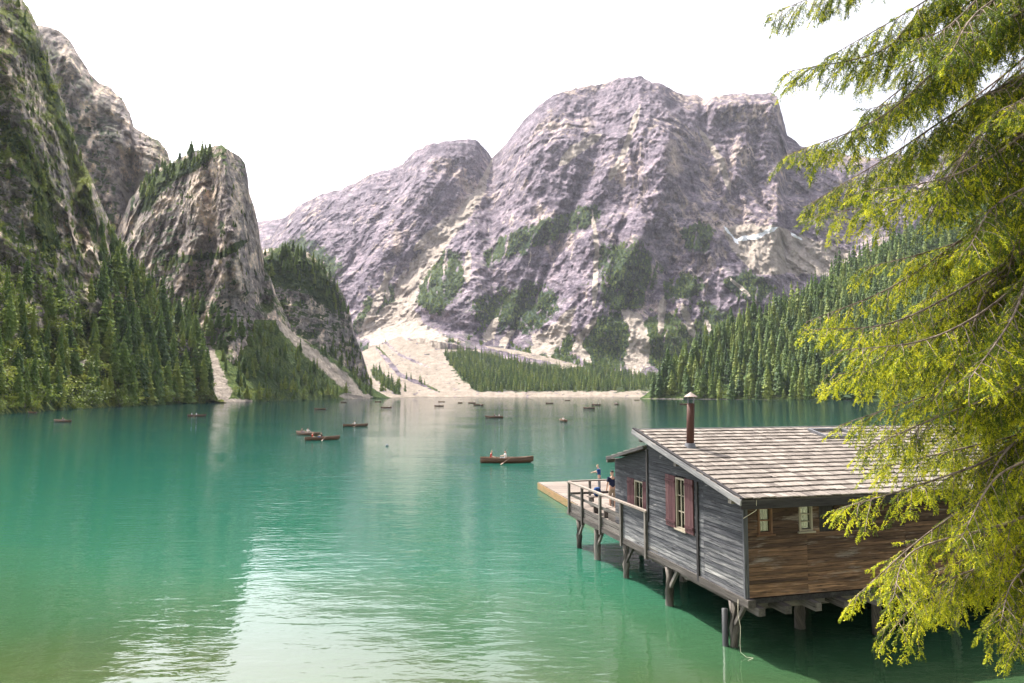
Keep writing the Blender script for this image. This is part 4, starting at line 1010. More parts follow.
sk = mb.build('skylight', M_TIN, rf)
# stove pipe
d = Vector(ray(690, 446)); k = (roof_z(0) + 0.05 - o.dot(nr) - (HO.dot(UY) * SL)) / d.dot(nr); cp = to_local(o + d * k)
topz = cp.z + 1.42; lean = Vector((.06, 0, 0))
V, Fc = tube_pts([cp - Vector((0, 0, .2)), cp + lean * .5 + Vector((0, 0, .7)), Vector((cp.x, cp.y, topz)) + lean], .125, 16)
ch = mesh_obj('chimney_pipe', V, Fc, M_PIPE, house, smooth=False)
for poly in ch.data.polygons: poly.use_smooth = len(poly.vertices) == 4
tc = Vector((cp.x, cp.y, topz)) + lean
V, Fc = [], []
for (zz, r) in ((.20, .22), (.22, .225), (.36, .02), (.37, .0)):
    for k in range(16): V.append((tc.x + math.cos(k * math.pi / 8) * r, tc.y + math.sin(k * math.pi / 8) * r, tc.z + zz))
for i in range(3): Fc += [(i * 16 + k, i * 16 + (k + 1) % 16, (i + 1) * 16 + (k + 1) % 16, (i + 1) * 16 + k) for k in range(16)]
Fc.append(tuple(range(15, -1, -1)))
mesh_obj('chimney_cap', V, Fc, M_CAP, ch)
mb = MB()
for k in range(4):
    a = k * math.pi / 2 + .4; mb.beam(tc + Vector((math.cos(a) * .11, math.sin(a) * .11, -.1)), tc + Vector((math.cos(a) * .14, math.sin(a) * .14, .22)), .014, .014)
mb.build('cap_bracket', M_TIN, ch)
V, Fc = tube_pts([cp + Vector((0, 0, -.12)), cp + Vector((0, 0, .10))], [.23, .15], 16); mesh_obj('flashing', V, Fc, M_TIN, ch)

# deck, railing, walkway
DZ = FZ + .20
mb = MB(); y = L_ANX - 3.0
while y < DECK - .05:
    w = random.uniform(.13, .17); mb.box((.15 if y > L_MAIN else .15, y, DZ - .045), (3.6, y + w - .012, DZ + random.uniform(-.004, .004)), 0); y += w
deck = mb.build('deck', M_DECK, house)
mb = MB(); mb.box((-.02, DECK - .12, FZ - .1), (3.6, DECK, DZ - .05), 0); mb.box((3.5, L_ANX + .2, FZ - .1), (3.6, DECK, DZ - .05), 1)
mb.box((-.055, 5.1, FZ + .01), (.145, DECK, DZ - .012), 1)
mb.build('deck_beam', M_BEAM, house)
rail_top = on_plane(568.6, 479.5, 0, -.06).z; r0 = on_plane(645, 513, 0, -.06).z
print('rail', rail_top, r0)
RT = .5 * (rail_top + r0)
post_y = [on_plane(px, 500, 0, -.06).y for px in (570, 583, 601, 622, 646.5)]
for i, y in enumerate(post_y):
    mb = MB(); lo = FZ - (.32 if i in (1, 2, 3, 4) else .1)
    mb.box((-.155, y - .065, lo), (-.058, y + .065, RT - .035 if i else RT + .02), 2); mb.build('railing_post', M_BEAM, house)
mb = MB(); mb.box((-.17, post_y[4] - .12, RT - .035), (-.02, post_y[0] + .12, RT + .03), 1, .8); mb.build('handrail', M_DECK, house)
mb = MB(); zz = DZ + (RT - DZ) * .48
mb.box((-.057, post_y[3], zz - .05), (-.02, post_y[0] + .05, zz + .07), 1, .5); mb.box((-.057, post_y[3], DZ + .02), (-.02, post_y[0] + .05, DZ + .2), 1, .4)
mb.build('railing_board', M_BEAM, house)
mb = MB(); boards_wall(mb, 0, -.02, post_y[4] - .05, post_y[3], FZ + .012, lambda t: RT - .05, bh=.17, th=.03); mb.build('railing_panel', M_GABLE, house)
for x in (1.05, 2.1, 3.5):
    mb = MB(); mb.box((x - .05, DECK - .11, DZ), (x + .05, DECK - .01, RT - .035), 2); mb.build('railing_post', M_BEAM, house)
mb = MB(); mb.box((-.02, DECK - .14, RT - .035), (3.6, DECK + .01, RT + .03), 0, .8); mb.build('handrail', M_DECK, house)
mb = MB(); mb.box((-.02, DECK - .055, zz - .05), (3.6, DECK - .02, zz + .06), 0, .5); mb.build('railing_board', M_BEAM, house)
# stilts with braces
def stilt(x, y, r=.15, brace=None, z0=-4.5, top=None, mat=None):
    top = FZ - .25 if top is None else top
    mb = MB(); mb.tube([(x + random.uniform(-.03, .03), y, z0), (x, y, -.2), (x + random.uniform(-.015, .015), y, .5), (x, y, top)], [r * 1.1, r * 1.05, r, r * .95], 9)
    st = mb.build('stilt', mat or M_BEAM, house, smooth=True)
    if brace:
        mb = MB(); mb.beam((x, y, .52), (x + brace[0] * .72, y + brace[1] * .72, top + .06), .10, .10); mb.build('brace', M_BEAM, st)
def base_xy(px, py, x=None):
    p = to_local(on_water(px, py)); return p
for (px, py, br) in ((577.5, 548, (0, -.95)), (590.5, 560, (0, -.95)), (623, 578, (0, -.95)), (662, 606, (0, -.9)), (719, 648, (.0, -.85))):
    p = base_xy(px, py); print('stilt', p); stilt(max(.04, min(p.x, .25)), p.y, .15, br)
pst = base_xy(719, 648)
mb = MB(); mb.tube([(-.16, pst.y + .12, -3), (-.16, pst.y + .12, FZ - .5)], .085, 10); mb.build('pipe_sleeve', M_BLACK, house, smooth=True)
p = base_xy(800, 628); print('stilt', p); stilt(p.x, max(p.y, .15), .17, (.75, 0))
for (x, y) in ((4.6, .5), (7.4, .5), (10.2, .5), (1.9, 3.6), (4.6, 3.6), (7.4, 3.6), (10.2, 3.6), (1.9, 7.0), (4.6, 7.), (7.4, 7.), (10.2, 7.), (3.3, 10.2), (3.3, 13.6)): stilt(x, y, .15)
mb = MB()
for y in (.5, 3.6, 7.0): mb.box((.16, y - .1, FZ - .45), (LEN, y + .1, FZ - .28), 0)
mb.build('cross_beam', M_BEAM, house)
# ------------------------------------------------------------------ people
M_SKIN = plain('skin', (.50, .31, .22), .6, .3)
M_HAIRD = plain('dark_hair', (.030, .022, .018), .7, .3); M_HAIRB = plain('fair_hair', (.34, .23, .12), .7, .3)
CLOTH = {k: plain(k + '_cloth', c, .9, .05) for k, c in dict(navy=(.020, .026, .055), white=(.72, .71, .69), khaki=(.30, .235, .17), blue=(.03, .07, .19), red=(.42, .05, .045), grey=(.22, .22, .23), black=(.02, .02, .022)).items()}
def skin_mesh(name, verts, edges, radii, mat, parent, sub=2, root=0):
    me = bpy.data.meshes.new(name); me.from_pydata([tuple(v) for v in verts], edges, [])
    o = bpy.data.objects.new(name, me); COL.objects.link(o)
    md = o.modifiers.new('skin', 'SKIN'); md.use_smooth_shade = True
    for i, r in enumerate(radii):
        sv = me.skin_vertices[0].data[i]; sv.radius = (r, r) if not isinstance(r, tuple) else r; sv.use_root = (i == root)
    ss_ = o.modifiers.new('sub', 'SUBSURF'); ss_.levels = sub; ss_.render_levels = sub
    dg = bpy.context.evaluated_depsgraph_get(); m2 = bpy.data.meshes.new_from_object(o.evaluated_get(dg))
    o.modifiers.clear(); o.data = m2; m2.name = name; bpy.data.meshes.remove(me)
    m2.materials.clear(); m2.materials.append(mat)
    for p_ in m2.polygons: p_.use_smooth = True
    o.parent = parent; return o
def person(name, J, shirt, legs, hair, long_trousers=True, sub=1):
    """J: joints (metres, facing +y): hip, chest, neck, head, and for L/R: shoulder elbow hand hip_ knee ankle toe"""
    V, E, Rd = [], [], []
    def add(p, r, e=None):
        V.append(Vector(p)); Rd.append(r)
        if e is not None: E.append((e, len(V) - 1))
        return len(V) - 1
    hip = add(J['hip'], (.135, .11)); mid = add(Vector(J['hip']).lerp(Vector(J['chest']), .5), (.12, .10), hip); ch = add(J['chest'], (.145, .105), mid)
    nk = add(J['neck'], .055, ch); hd = Vector(J['head']); up = (hd - Vector(J['neck'])).normalized(); fw = Vector(J.get('face', (0, 1, 0)))
    h0 = add(hd - up * .055 + fw * .012, .068, nk); h1 = add(hd + up * .02, .088, h0); h2 = add(hd + up * .085 - fw * .008, .062, h1)
    ns = add(hd - up * .005 + fw * .098, .016, h1)
    for s_ in ('L', 'R'):
        sd = 1 if s_ == 'R' else -1
        ear = add(hd + Vector((fw.y, -fw.x, 0)) * .088 * sd, .016, h1)
        sh = add(J['shoulder' + s_], .058, ch); el = add(J['elbow' + s_], .042, sh); wr = add(Vector(J['hand' + s_]).lerp(Vector(J['elbow' + s_]), .30), .030, el)
        pm = add(J['hand' + s_], (.036, .020), wr); d = (Vector(J['hand' + s_]) - Vector(J['elbow' + s_])).normalized(); q = d.cross(Vector((1, 0, .01))); q = q.normalized() if q.length > .01 else Vector((0, 1, 0))
        sx = d.cross(q)
        for k, ln in enumerate((.062, .072, .068, .052)):
            b_ = add(V[pm] + d * .045 + sx * (.024 - .016 * k), .009, pm); add(V[b_] + d * ln * .6 + q * ln * .55, .008, b_)
        th = add(V[pm] - d * .01 + sx * .045, .010, pm); add(V[th] + d * .035 + q * .02, .009, th)
        hp = add(J['hip_' + s_], .085, hip); kn = add(J['knee' + s_], .058, hp); an = add(J['ankle' + s_], .042, kn); add(J['toe' + s_], (.045, .028), an)
    root = empty(name)
    skin_mesh('body', V, E, Rd, M_SKIN, root, sub)
    # clothes
    v = [Vector(J['hip']) - Vector((0, 0, .02)), Vector(J['hip']).lerp(Vector(J['chest']), .5), J['chest'], Vector(J['chest']).lerp(Vector(J['neck']), .55)]
    e = [(0, 1), (1, 2), (2, 3)]; r = [(.150, .125), (.140, .118), (.165, .122), (.09, .075)]
    for s_ in ('L', 'R'):
        v += [J['shoulder' + s_], Vector(J['shoulder' + s_]).lerp(Vector(J['elbow' + s_]), .75)]; n = len(v); e += [(2, n - 2), (n - 2, n - 1)]; r += [.072, .062]
    skin_mesh('shirt', v, e, r, shirt, root, sub)
    v = [J['hip'], Vector(J['hip']) + Vector((0, 0, -.06))]; e = [(0, 1)]; r = [(.152, .128), (.145, .12)]
    for s_ in ('L', 'R'):
        kn = Vector(J['knee' + s_]); an = Vector(J['ankle' + s_]); v += [J['hip_' + s_], kn]; n = len(v); e += [(1, n - 2), (n - 2, n - 1)]; r += [.102, .076]
        if long_trousers: v.append(kn.lerp(an, .9)); e.append((n - 1, n)); r.append(.058)
    skin_mesh('trousers', v, e, r, legs, root, sub)
    skin_mesh('hair', [hd + up * .01 - fw * .035, hd + up * .075 - fw * .01, hd + up * .07 + fw * .045], [(0, 1), (1, 2)], [.088, .082, .052], hair, root, sub)
    return root
STAND = dict(hip=(0, 0, .94), chest=(0, .01, 1.30), neck=(0, 0, 1.47), head=(0, .03, 1.61), shoulderL=(-.19, 0, 1.40), shoulderR=(.19, 0, 1.40), elbowL=(-.25, -.03, 1.12), elbowR=(.25, -.03, 1.12),
             handL=(-.24, .10, .88), handR=(.24, .10, .88), hip_L=(-.10, 0, .88), hip_R=(.10, 0, .88), kneeL=(-.11, .02, .48), kneeR=(.12, .02, .48), ankleL=(-.12, -.02, .085), ankleR=(.13, -.02, .085), toeL=(-.14, .13, .035), toeR=(.15, .13, .035))
REACH = dict(STAND, elbowL=(-.42, .18, 1.28), handL=(-.66, .36, 1.25), elbowR=(.25, .16, 1.16), handR=(.12, .36, 1.18), chest=(-.01, .05, 1.29), neck=(-.01, .07, 1.46), head=(-.01, .11, 1.60))
ROW = dict(hip=(0, 0, .10), chest=(0, -.04, .45), neck=(0, -.01, .62), head=(0, .03, .76), shoulderL=(-.19, 0, .55), shoulderR=(.19, 0, .55), elbowL=(-.27, .20, .36), elbowR=(.27, .20, .36),
           handL=(-.20, .44, .36), handR=(.20, .44, .36), hip_L=(-.10, .04, .08), hip_R=(.10, .04, .08), kneeL=(-.13, .42, .20), kneeR=(.13, .42, .20), ankleL=(-.12, .66, -.14), ankleR=(.12, .66, -.14), toeL=(-.13, .78, -.16), toeR=(.13, .78, -.16))
SIT = dict(ROW, chest=(0, .02, .46), neck=(0, .03, .62), head=(0, .06, .76), elbowL=(-.26, .06, .30), elbowR=(.26, .06, .30), handL=(-.14, .28, .24), handR=(.14, .28, .24), ankleL=(-.12, .46, -.16), ankleR=(.12, .46, -.16), toeL=(-.13, .59, -.18), toeR=(.13, .59, -.18))

def hw(x, y, z): return HO + UX * x + UY * y + Vector((0, 0, z))
DZ_ = FZ + .20
pt = at(612.5, 500, 31.9); pl = to_local(pt)
man = person('person', STAND, CLOTH['navy'], CLOTH['khaki'], M_HAIRD, False, 2)
man.location = hw(pl.x, min(pl.y, DECK - .5), DZ_); man.rotation_euler = (0, 0, R(12))
tag(man, 'person in a dark navy T-shirt and khaki shorts standing on the boathouse deck', 'person')
# floating jetty beyond the deck
JZ = .52
A_, B_ = on_water(538, 482, JZ), on_water(569, 499.5, JZ)
e1 = (B_ - A_).normalized(); e2 = Vector((-e1.y, e1.x, 0)); e2 = e2 if e2.x > 0 else -e2
jet = empty('floating_jetty', (A_.x, A_.y, 0)); tag(jet, 'pale planked floating jetty lying on the water beyond the boathouse deck', 'jetty')
def jl(a, b_, z): return tuple(e1 * a + e2 * b_ + Vector((0, 0, z)))
LJ = (B_ - A_).length + 5.5; mb = MB(); a = 0.0
while a < LJ:
    w = random.uniform(.16, .2); mb.hexa([jl(a, 0, JZ - .05), jl(a + w - .012, 0, JZ - .05), jl(a + w - .012, 5.4, JZ - .05), jl(a, 5.4, JZ - .05), jl(a, 0, JZ), jl(a + w - .012, 0, JZ), jl(a + w - .012, 5.4, JZ), jl(a, 5.4, JZ)], 1); a += w
mb.build('planking', M_DECK, jet)
M_ALGAE = timber_mat('algae_stained_edge', [(.2, (.06, .07, .03)), (.5, (.16, .14, .06)), (.8, (.34, .17, .09))])
mb = MB(); mb.hexa([jl(-.02, -.04, .02), jl(LJ, -.04, .02), jl(LJ, .04, .02), jl(-.02, .04, .02), jl(-.02, -.04, JZ - .06), jl(LJ, -.04, JZ - .06), jl(LJ, .04, JZ - .06), jl(-.02, .04, JZ - .06)], 0)
mb.hexa([jl(-.06, .05, .02), jl(.02, .05, .02), jl(.02, 5.4, .02), jl(-.06, 5.4, .02), jl(-.06, .05, JZ - .06), jl(.02, .05, JZ - .06), jl(.02, 5.4, JZ - .06), jl(-.06, 5.4, JZ - .06)], 1)
mb.build('edge_beam', M_ALGAE, jet)
mb = MB(); mb.hexa([jl(.1, .2, -.3), jl(LJ, .2, -.3), jl(LJ, 5.2, -.3), jl(.1, 5.2, -.3), jl(.1, .2, JZ - .07), jl(LJ, .2, JZ - .07), jl(LJ, 5.2, JZ - .07), jl(.1, 5.2, JZ - .07)], 0); mb.build('float', M_DARK, jet)
w2 = person('person', REACH, CLOTH['blue'], CLOTH['grey'], M_HAIRB, True, 2)
q = on_water(599.5, 490.5, JZ); w2.location = q; w2.rotation_euler = (0, 0, R(70))
tag(w2, 'fair-haired person in a blue top reaching out on the jetty behind the deck', 'person')
# things on the deck
def bench(loc, rz, ln, lab):
    r = empty('bench', loc, rz); mb = MB()
    for i in range(3): mb.box((-ln / 2, -.2 + i * .135, .42), (ln / 2, -.2 + i * .135 + .125, .455), 0)
    mb.build('seat', M_DECK, r)
    for x in (-ln / 2 + .2, ln / 2 - .2):
        mb = MB(); mb.box((x - .04, -.17, 0), (x + .04, .17, .418), 2); mb.build('leg', M_BEAM, r)
    tag(r, lab, 'bench'); return r
bench(hw(1.55, DECK - .45, DZ_), HA, 1.5, 'low plank bench along the far railing of the deck')
bench(hw(.55, 11.6, DZ_), HA + R(90), 1.6, 'low plank bench beside the near side railing of the deck')
def box_crate(loc, sx, sy, sz, rz, lab):
    r = empty('wooden_box', loc, rz); mb = MB(); n = 3
    for i in range(n):
        z0, z1 = sz * i / n, sz * (i + 1) / n - .008
        mb.box((-sx / 2, -sy / 2, z0), (sx / 2, -sy / 2 + .02, z1), 0); mb.box((-sx / 2, sy / 2 - .02, z0), (sx / 2, sy / 2, z1), 0)
        mb.box((-sx / 2, -sy / 2 + .022, z0), (-sx / 2 + .02, sy / 2 - .022, z1), 1); mb.box((sx / 2 - .02, -sy / 2 + .022, z0), (sx / 2, sy / 2 - .022, z1), 1)
    mb.build('side', M_BEAM, r)
    mb = MB()
    for i in range(3): mb.box((-sx / 2 - .02, -sy / 2 - .02 + (sy + .04) * i / 3, sz), (sx / 2 + .02, -sy / 2 - .02 + (sy + .04) * (i + 1) / 3 - .006, sz + .025), 0)
    mb.build('lid', M_DECK, r); tag(r, lab, 'box')
box_crate(hw(.62, 9.9, DZ_), .95, .6, .48, HA + R(90), 'pale lidded wooden box on the deck next to the annex wall')
# blue rucksack on the far bench
rb = empty('rucksack', hw(1.25, DECK - .50, DZ_ + .455), HA); tag(rb, 'small dark blue rucksack on the bench by the deck railing', 'rucksack')
bm = bmesh.new(); bmesh.ops.create_uvsphere(bm, u_segments=14, v_segments=10, radius=1)
for v in bm.verts: v.co = Vector((math.copysign(abs(v.co.x) ** .6, v.co.x) * .17, math.copysign(abs(v.co.y) ** .7, v.co.y) * .12, math.copysign(abs(v.co.z) ** .7, v.co.z) * .21 + .21))
me = bpy.data.meshes.new('bag'); bm.to_mesh(me); bm.free(); me.materials.append(CLOTH['blue']); ob = bpy.data.objects.new('bag', me); COL.objects.link(ob); ob.parent = rb
V, Fc = tube_pts([(-.07, -.11, .36), (-.08, -.17, .25), (-.07, -.12, .08)], .018, 6); mesh_obj('strap', V, Fc, CLOTH['black'], rb)
V, Fc = tube_pts([(.07, -.11, .36), (.08, -.17, .25), (.07, -.12, .08)], .018, 6); mesh_obj('strap', V, Fc, CLOTH['black'], rb)
# rope dangling from the corner beam into the water
V, Fc = tube_pts([hw(-.12, .22, FZ - .08), hw(-.17, .16, FZ - .45), hw(-.14, .1, .72), hw(-.20, .05, .35), hw(-.22, 0, .12), hw(-.12, -.1, .02), hw(.02, -.2, .015), hw(-.2, -.3, .012)], .007, 5)
tag(mesh_obj('rope', V, Fc, M_ROPE, None, smooth=True), 'pale thin rope dangling from the boathouse corner into the water', 'rope')
V, Fc = tube_pts([hw(.10, EAVE_T + .02, z_e - .02), hw(.10, EAVE_T + .05, z_e - .3), hw(.04, -.14, z_e - .46), hw(-.1, -.1, z_e - .55)], .009, 5)
tag(mesh_obj('cord', V, Fc, M_ROPE, None, smooth=True), 'thin pale cord hanging from the eave at the boathouse corner', 'cord')

# ------------------------------------------------------------------ rowing boats
def hull_geo(L=5.2, B=1.5, H=.58):
    st = 15; ring = 9; Vo, Vi, Fc = [], [], []
    for i in range(st):
        t = i / (st - 1); y = (t - .5) * L
        w = B / 2 * (math.sin(math.pi * min(1, (t * .93 + .10))) ** .62 if t > 0 else .30)
        w = max(w, .015) if t < .985 else .012
        if t < .06: w = B / 2 * .52
        sheer = H * (1 + .32 * (2 * t - 1) ** 2 * (1 if t > .5 else .45)); kb = -.14 + .30 * max(0, (t - .80) / .20) ** 2
        for k in range(ring):
            a = math.pi * k / (ring - 1); c, s = math.cos(a), math.sin(a)
            x = -w * math.copysign(abs(c) ** .75, c); z = kb + (sheer - .14 - kb) * (1 - s ** .8)
            Vo.append((x, y, z)); Vi.append((x * .93, y * .975, z + .045 * s))
    n = st * ring
    for i in range(st - 1):
        for k in range(ring - 1):
            a = i * ring + k; Fc.append((a, a + ring, a + ring + 1, a + 1)); Fc.append((n + a, n + a + 1, n + a + ring + 1, n + a + ring))
        for k in (0, ring - 1):
            a = i * ring + k; q = (a, n + a, n + a + ring, a + ring); Fc.append(q if k == 0 else q[::-1])
    Fc.append(tuple(range(ring))); Fc.append(tuple(n + k for k in range(ring - 1, -1, -1)))
    for k in range(ring - 1): pass
    return Vo + Vi, Fc, n
def make_boat(name, mat, oar_a=(58, 118)):
    r = empty(name); V, Fc, n = hull_geo(); mi = [1 if min(f) >= n else 0 for f in Fc]
    g = [(v[1], v[2] * 2, v[0]) for v in V]
    mesh_obj('hull', V, Fc, [mat, M_BOATIN], r, mi=mi, attrs={'tone': [.5] * len(V), 'grain': g}, smooth=True)
    mb = MB()
    for s in (-1, 1):
        pts = []
        for i in range(0, 15):
            v = Vector(V[i * 9 + (0 if s < 0 else 8)]); pts.append(v + Vector((0, 0, .012)))
        mb.tube(pts, .028, 6, .9)
    mb.build('gunwale', M_BOATIN, r)
    for y, w in ((-1.55, .60), (-.15, .70), (1.25, .58)):
        mb = MB(); mb.box((-w, y - .13, .235), (w, y + .13, .27), 0); mb.build('thwart', M_BOATIN, r)
    for s, a in ((-1, oar_a[0]), (1, oar_a[1])):
        ang = R(a if s > 0 else 180 - a); ang = R(90) - s * R(a); p = Vector((s * .70, .28, .50)); d = Vector((math.sin(s * R(a)), math.cos(R(a)), 0)) + Vector((0, 0, -.22))
        mb = MB(); mb.tube([p - d * .55, p + d * 1.5], [.022, .022], 6, .6); e = p + d * 1.5
        mb.beam(e, e + d * .55, .13, .02, tone=.6); mb.build('oar', M_BOATIN, r)
    return r
def make_row_people():
    out = {}
    out['row_white'] = person('person', ROW, CLOTH['white'], CLOTH['grey'], M_HAIRD, True, 1)
    out['sit_pink'] = person('person', SIT, CLOTH['red'], CLOTH['khaki'], M_HAIRB, True, 1)
    out['row_dark'] = person('person', ROW, CLOTH['black'], CLOTH['blue'], M_HAIRD, True, 1)
    out['sit_white'] = person('person', SIT, CLOTH['white'], CLOTH['blue'], M_HAIRD, True, 1)
    return out
PP = make_row_people(); PW = {'row_white': 'rower in a white shirt', 'sit_pink': 'passenger in a red top', 'row_dark': 'rower in a dark shirt', 'sit_white': 'passenger in a white top'}
seen_p = set()
def seat_person(kind, boat, yl, turn, lab):
    o = PP[kind] if kind not in seen_p else copy_tree(PP[kind]); seen_p.add(kind)
    rz = boat.rotation_euler.z; s = boat.scale.x
    p = Vector((0, yl, .30)) * s; c, sn = math.cos(rz), math.sin(rz)
    o.location = boat.location + Vector((p.x * c - p.y * sn, p.x * sn + p.y * c, p.z)); o.rotation_euler = (0, 0, rz + turn); o.scale = (s, s, s)
    tag(o, lab, 'person', 'people in the rowing boats')
BP = make_boat('rowing_boat', M_BOAT); first = [True]
BG = 'rowing boats out on the lake'
def boat(px, py, head, label, who=(), s=1.0):
    o = BP if first[0] else copy_tree(BP); first[0] = False
    p = on_water(px, py); o.location = p + Vector((0, 0, .0)); o.rotation_euler = (0, 0, R(head)); o.scale = (s, s, s)
    tag(o, label, 'rowing boat', BG)
    for kind, yl, where in who: seat_person(kind, o, yl, math.pi if kind.startswith('row') else 0, PW[kind] + ' in ' + where)
    return o
boat(507, 462.5, -88, 'brown varnished rowing boat with two people, nearest to the deck', (('row_white', -.15, 'the brown boat nearest to the deck'), ('sit_pink', -1.55, 'the brown boat nearest to the deck')), 1.04)
boat(494, 417.8, 80, 'dark rowing boat with two people, beyond the brown boat nearest the deck', (('row_dark', -.15, 'the dark boat beyond the brown one'), ('sit_white', -1.5, 'the dark boat beyond the brown one')))
boat(563, 421.5, 12, 'rowing boat seen end on with its oars spread, beyond the boathouse deck', (('row_white', -.15, 'the end-on boat above the deck'),))
boat(307, 435, 60, 'dark rowing boat in the left-hand group of three, the one touching a second boat', (('row_white', -.15, 'the left boat of the group of three'), ('row_dark', 1.25, 'the left boat of the group of three')))
boat(322.5, 440, -62, 'reddish rowing boat, the lowest in the left-hand group of three', (('sit_pink', -1.5, 'the lowest boat of the group of three'), ('row_dark', -.15, 'the lowest boat of the group of three')))
boat(355.5, 426.5, -70, 'small rowing boat with one white-shirted rower, right of the group of three', (('row_white', -.15, 'the boat right of the group of three'),))
boat(62, 422, 74, 'rowing boat with oars spread off the near cliff on the left', (('row_dark', -.15, 'the boat off the near left cliff'),))
boat(197, 416.3, -75, 'rowing boat off the small pale beach on the left shore', (('row_white', -.15, 'the boat off the small beach'), ('sit_white', -1.5, 'the boat off the small beach')))
boat(32, 413.4, 60, 'small boat close in under the near cliff at the left edge', ())
boat(320, 409.6, 85, 'tiny dark boat far out below the wooded knoll', ())
boat(386, 408, 88, 'tiny long dark boat in front of the pale scree shore', (('sit_white', -1.5, 'the long dark boat before the scree shore'),))
boat(343.5, 402.5, 70, 'tiny boat close under the left shore by the knoll scree', ())
boat(378, 402, 80, 'tiny boat hugging the shore at the knoll corner', ())
boat(441.5, 402, 85, 'tiny boat before the scree fan, the farther of two', ())
boat(439, 406.3, 80, 'tiny dark boat before the scree fan, the nearer of two', (('row_dark', -.15, 'the nearer boat before the scree fan'),))
boat(460, 403, 40, 'tiny boat alone between the scree fan and the valley wood', ())
boat(472, 403, 86, 'tiny pale boat, left of a close group before the valley wood', (('sit_white', -1.5, 'the pale boat before the valley wood'),))
boat(477.5, 405, 70, 'tiny boat, middle of a close group before the valley wood', ())
boat(481.5, 405.3, 20, 'tiny dark boat, right of a close group before the valley wood', ())
boat(549.5, 403.4, 88, 'tiny boat in mid-lake before the valley wood', ())
boat(567.5, 400.6, 86, 'tiny boat far off near the end of the lake below the massif', ())
boat(589, 408.5, 82, 'dark boat left of the stove pipe in the middle distance', (('row_dark', -.15, 'the dark boat left of the stove pipe'),))
boat(596, 405, 86, 'longer boat just behind the dark one left of the stove pipe', (('sit_white', -1.5, 'the longer boat left of the stove pipe'), ('sit_pink', 1.25, 'the longer boat left of the stove pipe')))
boat(616, 404.2, 20, 'tiny boat with a white-clad rower before the right hillside', (('row_white', -.15, 'the tiny boat before the right hillside'),))
boat(637, 400.2, 84, 'tiny boat at the far right end of the lake by the beach', ())
boat(684, 404.5, 88, 'boat crossing right behind the stove pipe cap', ())
# white buoy
bz = empty('buoy', on_water(387, 446)); tag(bz, 'small pale buoy floating alone in the middle of the lake', 'buoy')
bm = bmesh.new(); bmesh.ops.create_uvsphere(bm, u_segments=16, v_segments=10, radius=.20); bmesh.ops.translate(bm, vec=(0, 0, .04), verts=bm.verts)
me = bpy.data.meshes.new('float'); bm.to_mesh(me); bm.free(); me.materials.append(CLOTH['grey']); ob = bpy.data.objects.new('float', me); COL.objects.link(ob); ob.parent = bz
V, Fc = tube_pts([(0, 0, .22), (0, 0, .27), (.02, 0, .29)], .02, 6); mesh_obj('ring', V, Fc, M_TIN, bz)
# ------------------------------------------------------------------ the big spruce on the near bank, its boughs hanging into view
def needle_mat(name, stops, tr):
    m, nt, out = new_mat(name); b = NB(nt)
    f = b.attr('tone').outputs['Fac']
    col = b.ramp(f, stops)
    d = b.diff(col, None, .55, .25)
    t = b.n('ShaderNodeBsdfTranslucent'); b.l(b.mix(.25, col, (.36, .40, .02)), t.inputs[0])
    mx = b.n('ShaderNodeMixShader'); mx.inputs[0].default_value = tr
    b.l(d.outputs[0], mx.inputs[1]); b.l(t.outputs[0], mx.inputs[2]); b.l(mx.outputs[0], out.inputs[0]); return m
M_NEEDLE = needle_mat('bough_needles', [(0, (.015, .036, .007)), (.35, (.044, .084, .009)), (.58, (.13, .18, .012)), (.80, (.42, .44, .016)), (1, (.68, .62, .024))], .36)
M_TWIG = bark_mat('twig_bark', (.10, .075, .060), (.27, .215, .18))
tree = empty('spruce_tree', (8.9, 8.2, float(ground_height(np.array([8.9]), np.array([8.2]))[0])))
tag(tree, 'large spruce on the near bank with yellow-green drooping boughs hanging over the boathouse', 'tree')
TO = tree.location.copy()
V, Fc = tube_pts([(0, 0, -.5), (.03, .02, 2), (-.02, .03, 6), (.02, 0, 12), (0, 0, 17)], [.40, .34, .27, .16, .03], 18)
mesh_obj('trunk', V, Fc, M_BARK, tree, smooth=True)
rs = np.random.default_rng(77)
def bez(P, n):
    """smooth curve through the control points"""
    P = [np.array(p, float) for p in P]; P = [2 * P[0] - P[1]] + P + [2 * P[-1] - P[-2]]; out = []
    for i in range(1, len(P) - 2):
        for k in range(n):
            t = k / n; a, b_, c, d = P[i - 1:i + 3]
            out.append(.5 * ((2 * b_) + (c - a) * t + (2 * a - 5 * b_ + 4 * c - d) * t * t + (3 * b_ - a - 3 * c + d) * t ** 3))
    out.append(P[-2]); return np.array(out)
def add_tube(TV, TF, pts, r0, r1, sides):
    n = len(pts); rad = [r0 + (r1 - r0) * i / (n - 1) for i in range(n)]
    v, f = tube_pts(pts, rad, sides); o = len(TV); TV += v; TF += [tuple(i + o for i in q) for q in f[:-2]]
